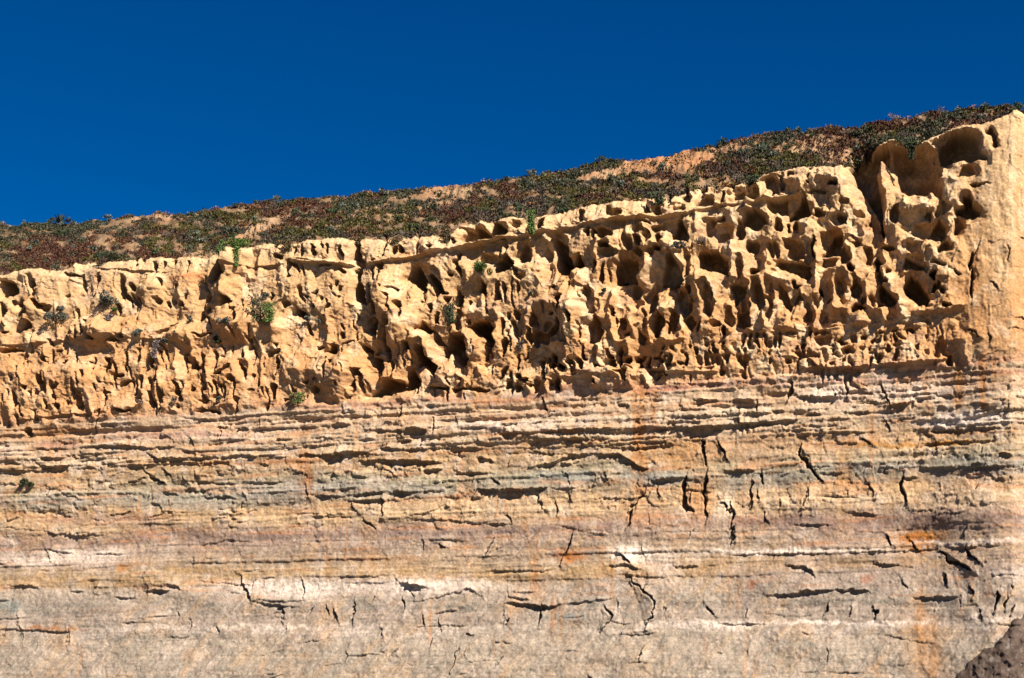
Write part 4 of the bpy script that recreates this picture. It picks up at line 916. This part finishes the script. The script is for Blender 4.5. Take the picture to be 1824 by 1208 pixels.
# bushes and hanging mats on the face, each its own
GREY = [(.085, .095, .075), (.12, .13, .10), (.06, .07, .055), (.15, .15, .12)]
BRIGHT = [(.07, .13, .02), (.10, .17, .03), (.05, .085, .02), (.13, .17, .05)]
DARK = [(.045, .06, .025), (.06, .075, .03), (.03, .04, .02)]
BROWN = [(.15, .10, .075), (.11, .075, .06), (.19, .14, .11)]
PURP = [(.15, .11, .10), (.11, .085, .085), (.20, .15, .13)]
MIX = DARK + BROWN + [(.09, .12, .03)]
RUST = [(.14, .07, .03), (.10, .06, .03), (.08, .085, .03)]
FACE = [  # px, py, width px, height px, palette, hang, name, label
    (190, 552, 38, 24, GREY, 0, 'bush', 'rounded grey-green bush on the sloping sand below the small columns at the left'),
    (100, 573, 46, 16, GREY, 0, 'bush', 'straggling low grey-green bush at the far left, left of the rounded one'),
    (112, 556, 16, 9, GREY, 0, 'bush', 'small tuft of grey-green leaves just above the straggling bush at the far left'),
    (208, 556, 12, 8, BRIGHT, 0, 'bush', 'small bright green tuft touching the right foot of the rounded grey-green bush'),
    (226, 550, 22, 12, PURP, 0, 'bush', 'dry purplish twiggy bush right of the rounded grey-green bush'),
    (200, 568, 16, 10, PURP, 1, 'hanging_plant', 'small purplish plant hanging on bare sand below the rounded grey-green bush'),
    (419, 440, 52, 12, BRIGHT, 0, 'mat_plant', 'bright green mat capping the pale block that juts from the cliff rim'),
    (410, 452, 16, 26, BRIGHT, 1, 'hanging_plant', 'short green tail hanging from the left of the bright mat on the jutting block'),
    (430, 462, 12, 40, BRIGHT, 1, 'hanging_plant', 'long green and brown tail under the bright mat on the jutting block'),
    (476, 535, 16, 12, GREY, 0, 'bush', 'blue-grey tuft on top of the brown and green draping plant'),
    (470, 556, 32, 44, MIX, 1, 'hanging_plant', 'wide brown and green plant draping over a knob left of centre'),
    (490, 565, 22, 32, BRIGHT, 1, 'hanging_plant', 'bright green trailing plant on the right side of the brown drape'),
    (248, 601, 20, 12, GREY, 0, 'bush', 'small grey-green bush on the diagonal sand ledge at the left'),
    (295, 613, 12, 8, GREY, 0, 'bush', 'tiny grey bush above the hanging brown vine at the left'),
    (281, 626, 11, 30, PURP, 1, 'hanging_plant', 'narrow purplish brown vine hanging down the lower face at the left'),
    (402, 580, 28, 11, GREY, 0, 'bush', 'low grey-green bush on the sloping block beneath the jutting block'),
    (390, 617, 16, 17, DARK, 0, 'bush', 'dark green upright little bush over the row of bottle-shaped hollows'),
    (342, 573, 12, 7, GREY, 0, 'bush', 'tiny grey-green bush at the foot of the dark crevice'),
    (551, 574, 14, 8, GREY, 0, 'bush', 'tiny grey-green bush on the pale rubble right of the draping plant'),
    (570, 577, 8, 6, GREY, 0, 'bush', 'smallest grey-green tuft, on the rubble right of the draping plant'),
    (535, 710, 24, 16, BRIGHT, 1, 'hanging_plant', 'small arching green plant just above the layered beds at the left of centre'),
    (528, 714, 12, 18, RUST, 1, 'hanging_plant', 'rusty brown plant hanging beside the small arching green plant'),
    (562, 683, 12, 20, PURP, 0, 'bush', 'dry purplish bush on the lower sandstone face above a dark hollow'),
    (478, 632, 12, 14, BROWN, 0, 'bush', 'dry brown bush under an orange patch on the lower sandstone'),
    (313, 717, 14, 8, BROWN, 0, 'bush', 'dry brown tuft at the base of the sandstone left of two dark hollows'),
    (250, 721, 14, 6, PURP, 0, 'bush', 'flat purplish dry tuft at the base of the sandstone at the left'),
    (391, 717, 9, 10, GREY, 0, 'bush', 'tiny grey-green tuft at the base of the sandstone under small hollows'),
    (856, 490, 44, 16, BRIGHT, 0, 'bush', 'low bright green bush on a ledge in the middle of the honeycombed face'),
    (808, 563, 18, 36, DARK, 1, 'hanging_plant', 'narrow dark green plant hanging left of the big round cavity at centre'),
    (953, 396, 12, 42, BRIGHT, 1, 'hanging_plant', 'yellow-green tail hanging from the rim onto the long thin shelf'),
    (1210, 443, 24, 10, GREY, 0, 'bush', 'small grey bush on top of the dark tent-shaped cavity'),
    (1252, 436, 40, 8, BROWN, 0, 'bush', 'dry brown grass tuft on the crest right of the tent-shaped cavity'),
    (929, 625, 16, 16, BROWN, 0, 'bush', 'dry brown spiky bush low on the sandstone right of the round cavity'),
    (1078, 523, 10, 8, DARK, 0, 'bush', 'tiny dark green bush right of the broad pale dome'),
    (1116, 514, 14, 7, GREY, 0, 'bush', 'tiny grey-green bush under a wide shaded recess right of the pale dome'),
    (945, 528, 12, 6, GREY, 0, 'bush', 'tiny grey bush on the left shoulder of the broad pale dome'),
    (1618, 252, 36, 18, DARK, 1, 'hanging_plant', 'dark ice plant spilling over the top of the biggest cavity'),
    (1623, 272, 12, 34, DARK, 1, 'hanging_plant', 'thin dark tail hanging into the biggest cavity'),
    (50, 868, 26, 12, DARK, 0, 'bush', 'small dark bush on the layered beds at the far left'),
    (640, 415, 30, 12, RUST, 1, 'hanging_plant', 'rusty ice plant fringe hanging over the rim above the dark vertical hollows'),
    (790, 412, 20, 36, RUST, 1, 'hanging_plant', 'dark red ice plant curtain hanging left of the big shaded notches'),
    (705, 412, 26, 16, RUST, 1, 'hanging_plant', 'rusty ice plant fringe hanging over the rim near two small dark hollows'),
    (1175, 352, 22, 22, DARK, 1, 'hanging_plant', 'dark plant hanging over the rim left of the cluster of round cavities'),
    (520, 440, 22, 18, RUST, 1, 'hanging_plant', 'reddish ice plant hanging over the rim left of the arched niches'),
    (192, 455, 30, 12, DARK, 0, 'bush', 'dark green rounded bush on the rim at the left'),
    (185, 470, 16, 9, BROWN, 0, 'bush', 'dry brown bush just under the dark green bush on the rim'),
    (1345, 325, 20, 12, DARK, 1, 'hanging_plant', 'dark plant on the rim left of the pale pitted block'),
]
for i, (px, py, wp, hp, pal, hang, nm, lab) in enumerate(FACE):
    p = face_point(px, py - hp * .5 if hang else py)
    sc = FPX / (p[1] * cp)
    w = 1.2 * wp / sc; h = 1.15 * hp / sc
    root = link(nm, None, None, label=lab, category='plant' if nm != 'bush' else 'bush')
    off = 0.3
    if hang: off = max([0.3] + [float((face_point(px + dx_, py + f_ * hp) - p) @ NRM) + .12 for f_ in (-.4, -.2, 0, .2, .4) for dx_ in (-2, 2)])
    root.location = p + NRM * min(off, 2.5)
    root.rotation_euler = (0, 0, -YAW)
    nl = int(np.clip(wp * hp * 1.4, 130, 800))
    rr_ = np.random.RandomState(400 + i)
    if hang:
        c = np.stack([rr_.normal(0, .26, nl) * w, -np.abs(rr_.normal(0, .14, nl)), 0 * rr_.rand(nl)], 1)
        f = rr_.rand(nl) ** .8
        c[:, 0] *= (1.15 - .55 * f); c[:, 2] = -f * h + .1 * h
        c[:, 0] += .12 * w * np.sin(f * 5 + i)
        d = np.array([0, -.4, -.8]) + rr_.normal(0, .5, (nl, 3))
        me = leaves_mesh('foliage', c, d, rr_.uniform(.16, .34, nl), rr_.uniform(.08, .16, nl), pick(rr_, np.array(pal) * .75, nl), i)
    else:
        me = shrub_mesh('foliage', 400 + i, w * .75, h * 1.2, np.array(pal) * .62, nl, (.24, .12) if pal not in (PURP, BROWN) else (.3, .05), .5)
    link('foliage', me, M_leaf, root)
    link('stem', twig_mesh('stem', i, w, h, 8, (.12, .09, .07), bool(hang)), M_twig, root)

# agaves and prickly rosettes
def agave_mesh(name, seed, rad, col):
    r = np.random.RandomState(seed); vs, qs, cs = [], [], []
    for k in range(26):
        az = k * 2.4; el = math.radians(r.uniform(15, 80)); L = rad * r.uniform(.75, 1.1)
        d = np.array([math.cos(az) * math.cos(el), math.sin(az) * math.cos(el), math.sin(el)])
        s = np.array([-math.sin(az), math.cos(az), 0]) * rad * .09; u = np.cross(s, d); u = u / np.linalg.norm(u) * rad * .04
        i = len(vs)
        vs += [d * .05, d * L * .45 + s, d * L * .45 - u, d * L * .45 - s, d * L]
        qs += [[i, i + 1, i + 4, i + 2], [i, i + 2, i + 4, i + 3]]
        cs += [np.array(col) * r.uniform(.8, 1.2)] * 5
    return build_mesh(name, np.array(vs), np.array(qs), np.array(cs), smooth=False)
for (px, py, rad, col, lab) in [(105, 401, 1.5, (.045, .05, .03), 'dark spiky agave standing alone on the skyline at the left'),
                                (91, 401, .9, (.05, .05, .035), 'small dark agave left of the larger one on the skyline'),
                                (120, 400, .95, (.05, .055, .035), 'small dark agave right of the larger one on the skyline'),
                                (965, 322, .7, (.20, .23, .12), 'pale green agave on the slope near the middle skyline'),
                                (945, 327, .5, (.14, .17, .10), 'smaller blue-green agave left of the pale one on the slope'),
                                (1085, 322, .5, (.17, .19, .12), 'grey-green agave on the slope below the red gullied bank'),
                                (1075, 320, .4, (.13, .15, .09), 'small grey-green agave left of the one below the red bank')]:
    root = link('agave', None, None, label=lab, category='agave')
    root.location = hill_point(px, py) + UP * .25
    link('leaf_rosette', agave_mesh('leaf_rosette', int(px), rad, col), M_leaf, root)
    link('stem', twig_mesh('stem', int(px), .1, .2, 3), M_twig, root)
